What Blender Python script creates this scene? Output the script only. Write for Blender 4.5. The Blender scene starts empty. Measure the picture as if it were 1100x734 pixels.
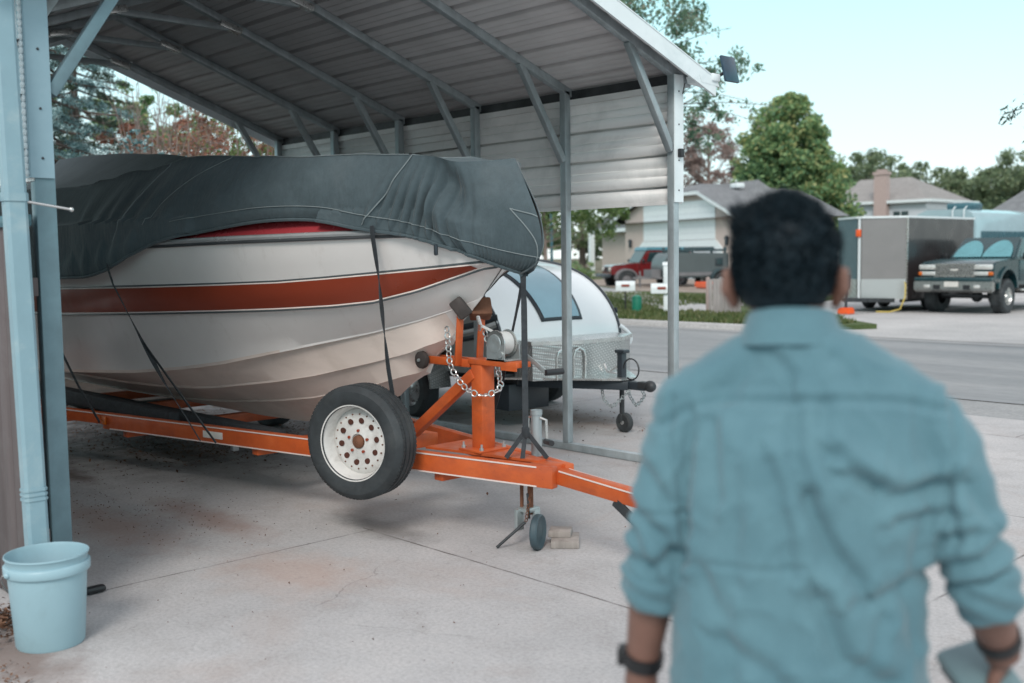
import bpy, bmesh, math, random
import numpy as np
from mathutils import Vector, Matrix, noise
random.seed(7); rng = np.random.default_rng(7)
PI = math.pi; R = math.radians
sc = bpy.context.scene
COL = sc.collection

# ------------------------------------------------------------------ materials
def ramp(nt, fac, stops):
    n = nt.nodes.new('ShaderNodeValToRGB'); e = n.color_ramp.elements
    while len(e) < len(stops): e.new(0.5)
    for k, (p, c) in enumerate(stops):
        e[k].position = p; e[k].color = (*c, 1) if len(c) == 3 else c
    nt.links.new(fac, n.inputs[0]); return n.outputs[0]
def mixc(nt, fac, a, b, mode='MIX'):
    n = nt.nodes.new('ShaderNodeMix'); n.data_type = 'RGBA'; n.blend_type = mode
    for s, v in ((n.inputs[0], fac), (n.inputs[6], a), (n.inputs[7], b)):
        if hasattr(v, 'type') and hasattr(v, 'is_linked'): nt.links.new(v, s)
        elif isinstance(v, (int, float)): s.default_value = v
        else: s.default_value = (*v, 1)
    return n.outputs[2]
def noise_tex(nt, vec, scale, detail=4, rough=.55, dist=0):
    n = nt.nodes.new('ShaderNodeTexNoise'); n.inputs['Scale'].default_value = scale
    n.inputs['Detail'].default_value = detail; n.inputs['Roughness'].default_value = rough
    n.inputs['Distortion'].default_value = dist
    if vec is not None: nt.links.new(vec, n.inputs['Vector'])
    return n.outputs[0]
def math_n(nt, op, a, b=None, c=None):
    n = nt.nodes.new('ShaderNodeMath'); n.operation = op
    for i, v in enumerate((a, b, c)):
        if v is None: continue
        if isinstance(v, (int, float)): n.inputs[i].default_value = v
        else: nt.links.new(v, n.inputs[i])
    return n.outputs[0]
def mapping(nt, vec, scale=(1, 1, 1), rot=(0, 0, 0), loc=(0, 0, 0)):
    n = nt.nodes.new('ShaderNodeMapping'); n.inputs['Scale'].default_value = scale
    n.inputs['Rotation'].default_value = rot; n.inputs['Location'].default_value = loc
    nt.links.new(vec, n.inputs['Vector']); return n.outputs[0]
def bump(nt, bsdf, h, strength=.3, dist=.01):
    n = nt.nodes.new('ShaderNodeBump'); n.inputs['Strength'].default_value = strength
    n.inputs['Distance'].default_value = dist
    nt.links.new(h, n.inputs['Height']); nt.links.new(n.outputs[0], bsdf.inputs['Normal'])
def new_mat(name):
    m = bpy.data.materials.new(name); m.use_nodes = True
    nt = m.node_tree; b = nt.nodes['Principled BSDF']
    tc = nt.nodes.new('ShaderNodeTexCoord')
    return m, nt, b, tc
def mat(name, c, rough=.6, metal=0, var=.15, vs=3.0, bs=0, bsc=60, bd=.002, spec=.5, stretch=None, grime=None, gs=1.2, coat=0, trans=0):
    m, nt, b, tc = new_mat(name)
    v = tc.outputs['Object']
    if stretch: v = mapping(nt, v, stretch)
    n = noise_tex(nt, v, vs, 6, .6)
    lo = tuple(max(0, x*(1-var)) for x in c); hi = tuple(min(1, x*(1+var)) for x in c)
    col = ramp(nt, n, [(.3, lo), (.7, hi)])
    if grime:
        n2 = noise_tex(nt, tc.outputs['Object'], gs, 8, .65, .4)
        f = ramp(nt, n2, [(.5, (0, 0, 0)), (.75, (.6, .6, .6))])
        col = mixc(nt, f, col, grime)
    nt.links.new(col, b.inputs['Base Color'])
    r = ramp(nt, noise_tex(nt, v, vs*2.3, 5), [(.3, (max(0.03, rough-.08),)*3), (.7, (min(1, rough+.08),)*3)])
    nt.links.new(r, b.inputs['Roughness'])
    b.inputs['Metallic'].default_value = metal
    b.inputs['Specular IOR Level'].default_value = spec
    b.inputs['Coat Weight'].default_value = coat
    b.inputs['Coat Roughness'].default_value = .08
    if trans: b.inputs['Transmission Weight'].default_value = trans
    if bs: bump(nt, b, noise_tex(nt, v, bsc, 6, .6), bs, bd)
    return m
def leaf_mat(name, cols, vs=.6, transl=.25):
    m, nt, b, tc = new_mat(name)
    geo = nt.nodes.new('ShaderNodeNewGeometry')
    f = math_n(nt, 'ADD', math_n(nt, 'MULTIPLY', geo.outputs['Random Per Island'], .6),
               math_n(nt, 'MULTIPLY', noise_tex(nt, tc.outputs['Object'], vs, 3), .55))
    k = len(cols)
    col = ramp(nt, f, [(.25+.6*i/(k-1), c) for i, c in enumerate(cols)])
    nt.links.new(col, b.inputs['Base Color']); b.inputs['Roughness'].default_value = .55
    b.inputs['Specular IOR Level'].default_value = .35
    tr = nt.nodes.new('ShaderNodeBsdfTranslucent'); nt.links.new(col, tr.inputs[0])
    mx = nt.nodes.new('ShaderNodeMixShader'); mx.inputs[0].default_value = transl
    out = nt.nodes['Material Output']
    nt.links.new(b.outputs[0], mx.inputs[1]); nt.links.new(tr.outputs[0], mx.inputs[2]); nt.links.new(mx.outputs[0], out.inputs[0])
    return m

M = {}
M['galv'] = mat('galvanised_steel', (.36, .41, .43), .45, .35, .22, 9, .12, 40, .001, stretch=(1, 1, .4), grime=(.24, .27, .28), gs=4)
M['galv_shade'] = mat('galvanised_steel_shade', (.15, .235, .27), .42, .2, .12, 9, .12, 40, .001, grime=(.12, .18, .21), gs=5)  # galvanised steel of the near left corner, bluish shade put into its colour
M['galv_roof'] = mat('roof_sheet', (.47, .465, .47), .5, .05, .10, 2.2, .10, 30, .001, grime=(.42, .43, .44), gs=1.5)
M['white_steel'] = mat('white_painted_steel', (.74, .80, .82), .38, 0, .04, 3, .05, 30, .001, grime=(.5, .58, .6), gs=3)
M['trim_shade'] = mat('white_trim_shade', (.23, .35, .41), .4, 0, .05, 3, grime=(.3, .42, .48), gs=3)  # white trim again, darkened and blued to paint in the left corner's shade
M['wall_sheet'] = mat('wall_sheet', (.76, .755, .75), .42, 0, .05, 2, .06, 25, .001, stretch=(.4, 1, 1), grime=(.44, .46, .46), gs=2)
M['downspout'] = mat('downspout_paint', (.225, .35, .405), .4, 0, .06, 5, .1, 30, .001, grime=(.42, .5, .5), gs=5)
M['bucket'] = mat('bucket_plastic', (.29, .44, .50), .38, 0, .04, 4, .04, 40, .001, grime=(.24, .35, .39), gs=5)
M['orange'] = mat('orange_paint', (.52, .085, .022), .42, 0, .14, 6, .10, 60, .001, grime=(.36, .07, .03), gs=5)
def chipped():
    m, nt, b, tc = new_mat('chipped_orange_paint'); P = tc.outputs['Object']
    c = ramp(nt, noise_tex(nt, P, 5, 7, .65), [(.3, (.42, .072, .018)), (.55, (.54, .105, .024)), (.75, (.60, .135, .038))])
    st = ramp(nt, noise_tex(nt, mapping(nt, P, (1, 1, 2.5)), 3.2, 8, .7, .4), [(.52, (0,)*3), (.72, (.6,)*3)]); c = mixc(nt, st, c, (.25, .06, .03))
    ch = ramp(nt, noise_tex(nt, P, 38, 5, .75), [(.665, (0,)*3), (.69, (1,)*3)]); c = mixc(nt, ch, c, (.10, .045, .03))
    nt.links.new(c, b.inputs['Base Color']); nt.links.new(ramp(nt, noise_tex(nt, P, 9, 5), [(.3, (.32,)*3), (.7, (.6,)*3)]), b.inputs['Roughness'])
    bump(nt, b, math_n(nt, 'SUBTRACT', noise_tex(nt, P, 45, 4), ch), .2, .002); return m
M['orange'] = chipped()
M['rust'] = mat('rusty_steel', (.16, .07, .04), .8, .2, .4, 14, .4, 60, .002)
M['dark_steel'] = mat('dark_steel', (.05, .055, .06), .5, .4, .3, 8, .2, 50, .001)
M['chrome'] = mat('bright_zinc', (.62, .63, .62), .3, .9, .1, 12, .1, 60, .001)
M['rubber'] = mat('tyre_rubber', (.030, .036, .040), .72, 0, .35, 7, .35, 90, .001, grime=(.075, .08, .08), gs=6)
M['block_rubber'] = mat('block_rubber', (.045, .037, .035), .75, 0, .3, 9, .3, 60, .001)
M['rim'] = mat('white_rim', (.68, .67, .65), .36, .1, .08, 9, .05, 60, .001, grime=(.36, .33, .3), gs=14)
M['black'] = mat('black_plastic', (.018, .02, .023), .45, 0, .2, 8)
M['hole'] = mat('dark_opening', (.07, .02, .012), .8)
M['webbing'] = mat('black_webbing', (.030, .036, .042), .8, 0, .3, 30, .4, 250, .001)
M['pale_web'] = mat('pale_webbing', (.55, .56, .55), .7, 0, .1, 30)
M['cover_seam'] = mat('seam_thread', (.19, .225, .235), .8, 0, .1, 20)
M['red_deck'] = mat('red_gelcoat', (.36, .045, .055), .25, 0, .06, 4, coat=.4)
M['rubrail'] = mat('rub_rail', (.62, .64, .65), .22, .6, .06, 6)
M['rub_dark'] = mat('rub_rail_rubber', (.05, .055, .06), .4)
M['glass'] = mat('dark_glass', (.02, .045, .05), .06, 0, .1, 1, spec=.8)
M['diamond'] = None
M['white_body'] = mat('white_gelcoat', (.80, .84, .85), .16, 0, .03, 2, coat=.5)
M['grey_panel'] = mat('grey_panel', (.36, .38, .37), .4, .2, .05, 3)
M['black_trim'] = mat('black_trim', (.03, .04, .05), .4)
M['sky_window'] = mat('tinted_window', (.22, .38, .44), .05, .55, .10, 2.5, spec=.9)
M['zinc'] = mat('zinc_bracket', (.42, .47, .48), .4, .6, .12, 14, grime=(.25, .2, .17), gs=9)
M['green_box'] = mat('green_utility', (.01, .19, .12), .5)
M['wood_grey'] = mat('weathered_wood', (.30, .27, .25), .85, 0, .3, 14, .4, 80, .002, stretch=(1, 1, .1))
M['amber'] = mat('amber_lens', (.55, .12, .01), .3)
M['skin'] = mat('skin', (.185, .095, .072), .5, 0, .12, 9, .1, 120, .001)
M['lips'] = mat('lips', (.20, .07, .06), .5)
M['eye'] = mat('eye_white', (.6, .58, .55), .2)
M['hairm'] = mat('dark_hair', (.006, .014, .020), .65, 0, .35, 30, .2, 90, .003, spec=.2)
M['trouser'] = mat('dark_trousers', (.04, .045, .06), .8, 0, .2, 8, .2, 120, .001)
M['watch'] = mat('watch_rubber', (.012, .013, .015), .5)
M['phone'] = mat('grey_case', (.14, .22, .24), .35, .1, .08, 9)
M['dark_red'] = mat('dark_red_paint', (.17, .016, .018), .2, .1, .08, 3, coat=.8)
M['teal_top'] = mat('teal_soft_top', (.09, .24, .30), .45, 0, .1, 3)
M['grey_fender'] = mat('grey_plastic', (.17, .17, .18), .6)
M['camper_grey'] = mat('olive_grey_paint', (.085, .105, .11), .35, 0, .08, 3)
M['camper_dark'] = mat('dark_rack', (.04, .07, .08), .5)
M['stucco'] = mat('beige_stucco', (.50, .425, .39), .9, 0, .06, 6, .3, 60, .004)
M['stucco_w'] = mat('pale_siding', (.52, .56, .60), .8, 0, .05, 4)
M['trim_white'] = mat('white_trim', (.70, .76, .78), .5, 0, .04, 4)
M['chimney'] = mat('pinkish_brick', (.42, .33, .31), .9, 0, .12, 8)
M['orange_plastic'] = mat('orange_plastic', (.80, .12, .03), .4, 0, .06, 4)
M['truck'] = mat('dark_green_paint', (.010, .042, .050), .28, .0, .10, 3, coat=.4)
M['truck_grey'] = mat('bumper_silver', (.26, .26, .25), .32, .6, .1, 5)
M['grille'] = mat('grille_chrome', (.58, .56, .54), .28, .8, .1, 9)
M['lamp_lens'] = mat('headlight_lens', (.62, .62, .60), .12, .2, .12, 20, coat=.5)
M['sunshade'] = mat('sunshade_foil', (.13, .34, .38), .3, .3, .12, 3)
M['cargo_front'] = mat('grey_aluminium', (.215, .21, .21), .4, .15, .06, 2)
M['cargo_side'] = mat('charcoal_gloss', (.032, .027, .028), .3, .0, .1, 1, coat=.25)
M['cargo_front_shade'] = mat('grey_aluminium_shade', (.085, .145, .17), .4, .15, .06, 2)  # same nose aluminium, shade of the left face put into the colour
M['rv'] = mat('rv_gelcoat', (.30, .42, .46), .2, 0, .06, 2, coat=.5)
M['rv_dark'] = mat('rv_teal_panel', (.05, .13, .16), .25, 0, .1, 2)
M['yellow'] = mat('yellow_hose', (.55, .42, .10), .5)
M['leaf_litter'] = leaf_mat('leaf_litter', [(.05, .03, .02), (.12, .06, .035), (.19, .10, .06)], 3, .05)
M['bark'] = mat('bark', (.10, .08, .07), .9, 0, .3, 6, .6, 20, .02, stretch=(1, 1, .25))
M['bark_pale'] = mat('pale_bark', (.22, .17, .15), .9, 0, .3, 6, .5, 20, .01)
M['plate'] = mat('licence_plate', (.66, .64, .60), .4)
M['solar'] = mat('solar_cells', (.03, .06, .09), .18, .2, .2, 14)
M['spoke'] = mat('alloy', (.5, .5, .5), .3, .8, .1, 9)

def concrete():
    m, nt, b, tc = new_mat('driveway_concrete')
    geo = nt.nodes.new('ShaderNodeNewGeometry'); P = geo.outputs['Position']
    n1 = noise_tex(nt, P, .45, 5, .6, .3); n2 = noise_tex(nt, P, 2.6, 7, .7); n3 = noise_tex(nt, P, 55, 3, .7)
    n4 = noise_tex(nt, P, 210, 2, .6)
    c = ramp(nt, n1, [(.30, (.33, .33, .335)), (.52, (.41, .405, .408)), (.72, (.475, .465, .463))])
    c = mixc(nt, .8, c, ramp(nt, n2, [(.25, (.40, .385, .375)), (.5, (.5, .5, .5)), (.8, (.57, .56, .55))]), 'OVERLAY')
    c = mixc(nt, .45, c, ramp(nt, n3, [(.25, (.3, .3, .3)), (.6, (.62, .62, .62))]), 'OVERLAY')
    c = mixc(nt, .35, c, ramp(nt, n4, [(.2, (.3, .3, .3)), (.7, (.65, .65, .65))]), 'OVERLAY')
    # rust brown washes
    st = math_n(nt, 'MULTIPLY', ramp(nt, noise_tex(nt, P, 1.1, 6, .65, .8), [(.52, (0, 0, 0)), (.74, (1, 1, 1))]), .38)
    c = mixc(nt, st, c, (.36, .27, .23))
    sep = nt.nodes.new('ShaderNodeSeparateXYZ'); nt.links.new(P, sep.inputs[0])
    wob = math_n(nt, 'MULTIPLY', math_n(nt, 'SUBTRACT', noise_tex(nt, P, 3, 4), .5), .03)
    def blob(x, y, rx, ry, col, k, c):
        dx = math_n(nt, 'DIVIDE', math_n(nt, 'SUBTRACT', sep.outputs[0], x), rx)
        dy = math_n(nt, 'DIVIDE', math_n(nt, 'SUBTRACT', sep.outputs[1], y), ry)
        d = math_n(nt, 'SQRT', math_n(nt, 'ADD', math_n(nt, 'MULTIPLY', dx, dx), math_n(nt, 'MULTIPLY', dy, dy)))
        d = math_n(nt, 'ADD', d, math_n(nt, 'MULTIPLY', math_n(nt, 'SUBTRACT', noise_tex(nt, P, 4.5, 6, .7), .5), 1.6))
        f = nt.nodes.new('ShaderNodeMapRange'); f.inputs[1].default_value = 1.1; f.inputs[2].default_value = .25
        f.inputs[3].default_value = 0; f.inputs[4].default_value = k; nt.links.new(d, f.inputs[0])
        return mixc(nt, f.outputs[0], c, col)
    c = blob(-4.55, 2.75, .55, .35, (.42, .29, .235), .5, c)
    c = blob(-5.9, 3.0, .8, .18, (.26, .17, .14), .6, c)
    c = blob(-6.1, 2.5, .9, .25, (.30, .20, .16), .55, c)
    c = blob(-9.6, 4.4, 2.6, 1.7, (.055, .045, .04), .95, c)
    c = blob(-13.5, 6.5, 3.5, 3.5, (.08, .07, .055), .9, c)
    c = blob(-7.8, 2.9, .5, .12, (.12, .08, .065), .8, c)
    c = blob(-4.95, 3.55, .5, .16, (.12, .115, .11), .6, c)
    c = blob(-7.2, 7.2, 1.2, .5, (.26, .17, .13), .7, c)
    c = blob(-8.4, 6.7, .9, .35, (.16, .09, .07), .8, c)
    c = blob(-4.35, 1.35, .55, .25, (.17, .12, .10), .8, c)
    # hairline cracks
    vo = nt.nodes.new('ShaderNodeTexVoronoi'); vo.feature = 'DISTANCE_TO_EDGE'; vo.inputs['Scale'].default_value = .55
    pv = nt.nodes.new('ShaderNodeVectorMath'); pv.operation = 'ADD'; nt.links.new(P, pv.inputs[0])
    nn = nt.nodes.new('ShaderNodeTexNoise'); nn.inputs['Scale'].default_value = 2.2; nn.inputs['Detail'].default_value = 6
    nt.links.new(P, nn.inputs['Vector'])
    sv = nt.nodes.new('ShaderNodeVectorMath'); sv.operation = 'SCALE'; sv.inputs[3].default_value = .5
    nt.links.new(nn.outputs[1], sv.inputs[0]); nt.links.new(sv.outputs[0], pv.inputs[1]); nt.links.new(pv.outputs[0], vo.inputs['Vector'])
    cr = math_n(nt, 'LESS_THAN', vo.outputs['Distance'], .0022)
    cr = math_n(nt, 'MULTIPLY', cr, ramp(nt, noise_tex(nt, P, .6, 2), [(.58, (0, 0, 0)), (.68, (.35, .35, .35))]))
    # joints
    def line(ax, v, lo, hi, w=.007):
        a = math_n(nt, 'ADD', sep.outputs[ax], math_n(nt, 'MULTIPLY', wob, .8)); o = sep.outputs[1-ax]
        k = math_n(nt, 'LESS_THAN', math_n(nt, 'ABSOLUTE', math_n(nt, 'SUBTRACT', a, v)), w)
        k = math_n(nt, 'MULTIPLY', k, math_n(nt, 'GREATER_THAN', o, lo))
        return math_n(nt, 'MULTIPLY', k, math_n(nt, 'LESS_THAN', o, hi))
    J = None
    for (ax, v, lo, hi) in [(0, -4.93, .5, 3.52), (0, -7.70, .5, 9), (0, -10.5, -3, 9), (1, 3.50, -5, 5), (1, 6.3, -30, 6), (0, -2.11, -5, 9), (0, -3.52, 8.96, 9.9), (1, 8.96, -30, 6),
                            (0, .7, -5, 9), (1, .7, -5, 6)]:
        l = line(ax, v, lo, hi); J = l if J is None else math_n(nt, 'MAXIMUM', J, l)
    jn = math_n(nt, 'MULTIPLY', J, ramp(nt, noise_tex(nt, P, 2.2, 6, .7), [(.35, (.08,)*3), (.62, (.85,)*3)]))
    J2 = math_n(nt, 'MAXIMUM', jn, cr)
    c = mixc(nt, ramp(nt, noise_tex(nt, P, 17, 8, .78), [(.60, (0,)*3), (.66, (.4,)*3)]), c, (.20, .185, .175))
    c = mixc(nt, ramp(nt, noise_tex(nt, mapping(nt, P, (1, 1, 1), (0, 0, .6), (5, 3, 0)), 1.7, 9, .8), [(.585, (0,)*3), (.61, (.22,)*3)]), c, (.24, .225, .215))
    c = mixc(nt, J2, c, (.07, .06, .055))
    nt.links.new(c, b.inputs['Base Color']); b.inputs['Roughness'].default_value = .85; b.inputs['Specular IOR Level'].default_value = .3
    h = math_n(nt, 'SUBTRACT', math_n(nt, 'ADD', math_n(nt, 'MULTIPLY', n3, .5), math_n(nt, 'MULTIPLY', n2, .6)), math_n(nt, 'MULTIPLY', J2, 1.2))
    bump(nt, b, h, .35, .008)
    return m
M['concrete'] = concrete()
def ground_mat(name, stops, scale, fine, bstr=.4, bd=.01, stretch=(1, 1, 1)):
    m, nt, b, tc = new_mat(name)
    geo = nt.nodes.new('ShaderNodeNewGeometry'); P = mapping(nt, geo.outputs['Position'], stretch)
    c = ramp(nt, noise_tex(nt, P, scale, 6, .65), stops)
    c = mixc(nt, .5, c, ramp(nt, noise_tex(nt, P, fine, 3, .6), [(.25, (.3, .3, .3)), (.7, (.66, .66, .66))]), 'OVERLAY')
    nt.links.new(c, b.inputs['Base Color']); b.inputs['Roughness'].default_value = .9; b.inputs['Specular IOR Level'].default_value = .25
    bump(nt, b, noise_tex(nt, P, fine, 4), bstr, bd)
    return m
M['asphalt'] = ground_mat('worn_asphalt', [(.3, (.20, .215, .225)), (.7, (.30, .31, .315))], .8, 30, stretch=(.15, 1.4, 1))
M['gutter'] = ground_mat('gutter_concrete', [(.3, (.24, .25, .255)), (.7, (.34, .345, .345))], .8, 30)
M['far_conc'] = ground_mat('far_concrete', [(.3, (.36, .36, .36)), (.7, (.48, .475, .47))], .5, 20)
M['grassm'] = ground_mat('lawn', [(.3, (.055, .085, .03)), (.55, (.085, .115, .045)), (.75, (.15, .14, .075))], .6, 18, .8, .05)
M['soil'] = ground_mat('mulch_soil', [(.3, (.022, .018, .015)), (.6, (.05, .038, .03)), (.8, (.10, .075, .055))], 2.5, 25, .9, .04)
M['earth'] = ground_mat('earth', [(.3, (.10, .10, .06)), (.7, (.17, .15, .11))], .1, 4, .8, .05)
M['dirt'] = ground_mat('dirt', [(.3, (.22, .18, .15)), (.7, (.34, .29, .25))], .8, 10, .5, .03)
def shingle(name, a, b2, sc=1.0):
    m, nt, b, tc = new_mat(name)
    br = nt.nodes.new('ShaderNodeTexBrick'); br.inputs['Scale'].default_value = 4*sc; br.inputs['Color1'].default_value = (*a, 1); br.inputs['Color2'].default_value = (*b2, 1)
    br.inputs['Mortar'].default_value = (*[x*.6 for x in a], 1); br.inputs['Mortar Size'].default_value = .01; br.inputs['Brick Width'].default_value = .8; br.inputs['Row Height'].default_value = .5
    nt.links.new(mapping(nt, tc.outputs['Object'], (1, 1, 1)), br.inputs['Vector'])
    c = mixc(nt, .5, br.outputs[0], ramp(nt, noise_tex(nt, tc.outputs['Object'], 1.5, 6, .7), [(.3, (.4, .4, .4)), (.7, (.6, .6, .6))]), 'OVERLAY')
    nt.links.new(c, b.inputs['Base Color']); b.inputs['Roughness'].default_value = .9
    return m
M['shingle'] = shingle('grey_shingles', (.16, .17, .18), (.20, .21, .22))
M['shingle2'] = shingle('pale_shingles', (.24, .23, .225), (.29, .28, .27))
def brickm():
    m, nt, b, tc = new_mat('red_brick')
    br = nt.nodes.new('ShaderNodeTexBrick'); br.inputs['Scale'].default_value = 5; br.inputs['Color1'].default_value = (.30, .13, .10, 1); br.inputs['Color2'].default_value = (.22, .11, .09, 1)
    br.inputs['Mortar'].default_value = (.33, .30, .27, 1); br.inputs['Brick Width'].default_value = 1.1; br.inputs['Row Height'].default_value = .38; br.inputs['Mortar Size'].default_value = .03
    nt.links.new(mapping(nt, tc.outputs['Object'], (1, 1, 1), (PI/2, 0, 0)), br.inputs['Vector'])
    nt.links.new(br.outputs[0], b.inputs['Base Color']); b.inputs['Roughness'].default_value = .9
    return m
M['brick'] = brickm()
def canvas():
    m, nt, b, tc = new_mat('cover_canvas')
    P = tc.outputs['Object']
    n = noise_tex(nt, P, 2.2, 6, .6); n2 = noise_tex(nt, P, 22, 5, .7)
    c = ramp(nt, n, [(.3, (.045, .068, .078)), (.55, (.062, .088, .100)), (.75, (.088, .112, .122))])
    c = mixc(nt, .4, c, ramp(nt, n2, [(.3, (.35,)*3), (.7, (.64,)*3)]), 'OVERLAY')
    nt.links.new(c, b.inputs['Base Color']); b.inputs['Roughness'].default_value = .78; b.inputs['Specular IOR Level'].default_value = .35
    b.inputs['Sheen Weight'].default_value = .15
    w = noise_tex(nt, mapping(nt, P, (14, 3, 5)), 2.0, 5, .6)
    bump(nt, b, math_n(nt, 'ADD', w, math_n(nt, 'MULTIPLY', noise_tex(nt, P, 300, 2), .10)), .35, .02)
    return m
M['canvas'] = canvas()
def shirtm():
    m, nt, b, tc = new_mat('shirt_chambray')
    P = tc.outputs['Object']
    n = noise_tex(nt, P, 5, 6, .6); n2 = noise_tex(nt, mapping(nt, P, (160, 160, 30)), 3, 3, .6)
    c = ramp(nt, n, [(.3, (.070, .160, .198)), (.7, (.106, .215, .255))])
    c = mixc(nt, .35, c, ramp(nt, n2, [(.3, (.38,)*3), (.7, (.62,)*3)]), 'OVERLAY')
    nt.links.new(c, b.inputs['Base Color']); b.inputs['Roughness'].default_value = .85; b.inputs['Sheen Weight'].default_value = .2
    bump(nt, b, noise_tex(nt, mapping(nt, P, (1, 1, .6)), 24, 5, .6), .25, .006)
    return m
M['shirt'] = shirtm()
def hullm():
    m, nt, b, tc = new_mat('white_gelcoat_hull')
    P = tc.outputs['Object']
    n = noise_tex(nt, P, 1.3, 6, .6)
    c = ramp(nt, n, [(.3, (.68, .655, .64)), (.7, (.77, .745, .73))])
    st = ramp(nt, noise_tex(nt, mapping(nt, P, (2.2, 2.2, .35)), 3.5, 6, .7), [(.58, (0,)*3), (.8, (.45,)*3)])
    c = mixc(nt, st, c, (.43, .38, .34))
    nt.links.new(c, b.inputs['Base Color']); b.inputs['Roughness'].default_value = .28; b.inputs['Coat Weight'].default_value = .25; b.inputs['Coat Roughness'].default_value = .15
    return m
M['hull'] = hullm()
M['hull_low'] = mat('hull_bottom', (.72, .62, .565), .38, 0, .10, 2.5, .04, 30, .001, grime=(.48, .40, .35), gs=3, stretch=(.5, 1, 2))
M['stripe'] = mat('brick_red_stripe', (.27, .045, .020), .35, 0, .08, 3, coat=.1)
M['pin'] = mat('grey_pinstripe', (.07, .08, .085), .35)
M['pinw'] = mat('pale_pinstripe', (.72, .62, .58), .4, 0, .1, 8)
def diamond():
    m, nt, b, tc = new_mat('diamond_plate')
    br = nt.nodes.new('ShaderNodeTexChecker'); br.inputs['Scale'].default_value = 60
    nt.links.new(mapping(nt, tc.outputs['Object'], (1, 1, 1), (R(45), R(35), R(45))), br.inputs[0])
    vo = nt.nodes.new('ShaderNodeTexVoronoi'); vo.inputs['Scale'].default_value = 52; vo.inputs['Randomness'].default_value = 0
    nt.links.new(mapping(nt, tc.outputs['Object'], (1, 1, 1), (R(45), R(45), R(45))), vo.inputs['Vector'])
    c = ramp(nt, vo.outputs[0], [(.2, (.75, .75, .74)), (.5, (.42, .43, .43))])
    nt.links.new(c, b.inputs['Base Color']); b.inputs['Metallic'].default_value = .8; b.inputs['Roughness'].default_value = .32
    bump(nt, b, vo.outputs[0], .6, .004)
    return m
M['diamond'] = diamond()
M['leafA'] = leaf_mat('big_tree_leaves', [(0.072, 0.155, 0.083), (0.155, 0.278, 0.133), (0.268, 0.412, 0.184), (0.412, 0.412, 0.184)], .22, .35)
M['leafB'] = leaf_mat('overhanging_leaves', [(0.070, 0.148, 0.109), (0.125, 0.234, 0.156), (0.203, 0.312, 0.203), (0.265, 0.250, 0.203)], .5, .4)
M['leafC'] = leaf_mat('distant_leaves', [(0.118, 0.169, 0.111), (0.186, 0.254, 0.144), (0.270, 0.321, 0.186)], .12, .35)
M['leafD'] = leaf_mat('garden_tree_leaves', [(0.072, 0.132, 0.048), (0.132, 0.216, 0.072), (0.228, 0.300, 0.120)], .5, .4)
M['needle'] = leaf_mat('blue_spruce_needles', [(0.034, 0.085, 0.085), (0.085, 0.180, 0.190), (0.190, 0.323, 0.342), (0.304, 0.418, 0.418)], .8, .1)
M['needleg'] = leaf_mat('green_needles', [(0.022, 0.045, 0.033), (0.053, 0.090, 0.060), (0.090, 0.128, 0.083)], .8, .1)
M['rustleaf'] = leaf_mat('rust_leaves', [(0.150, 0.075, 0.060), (0.285, 0.120, 0.083), (0.390, 0.195, 0.135), (0.210, 0.180, 0.105)], .8)
M['redleaf'] = leaf_mat('reddish_leaves', [(0.210, 0.168, 0.154), (0.308, 0.231, 0.210), (0.392, 0.294, 0.266)], .3, .35)

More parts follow.
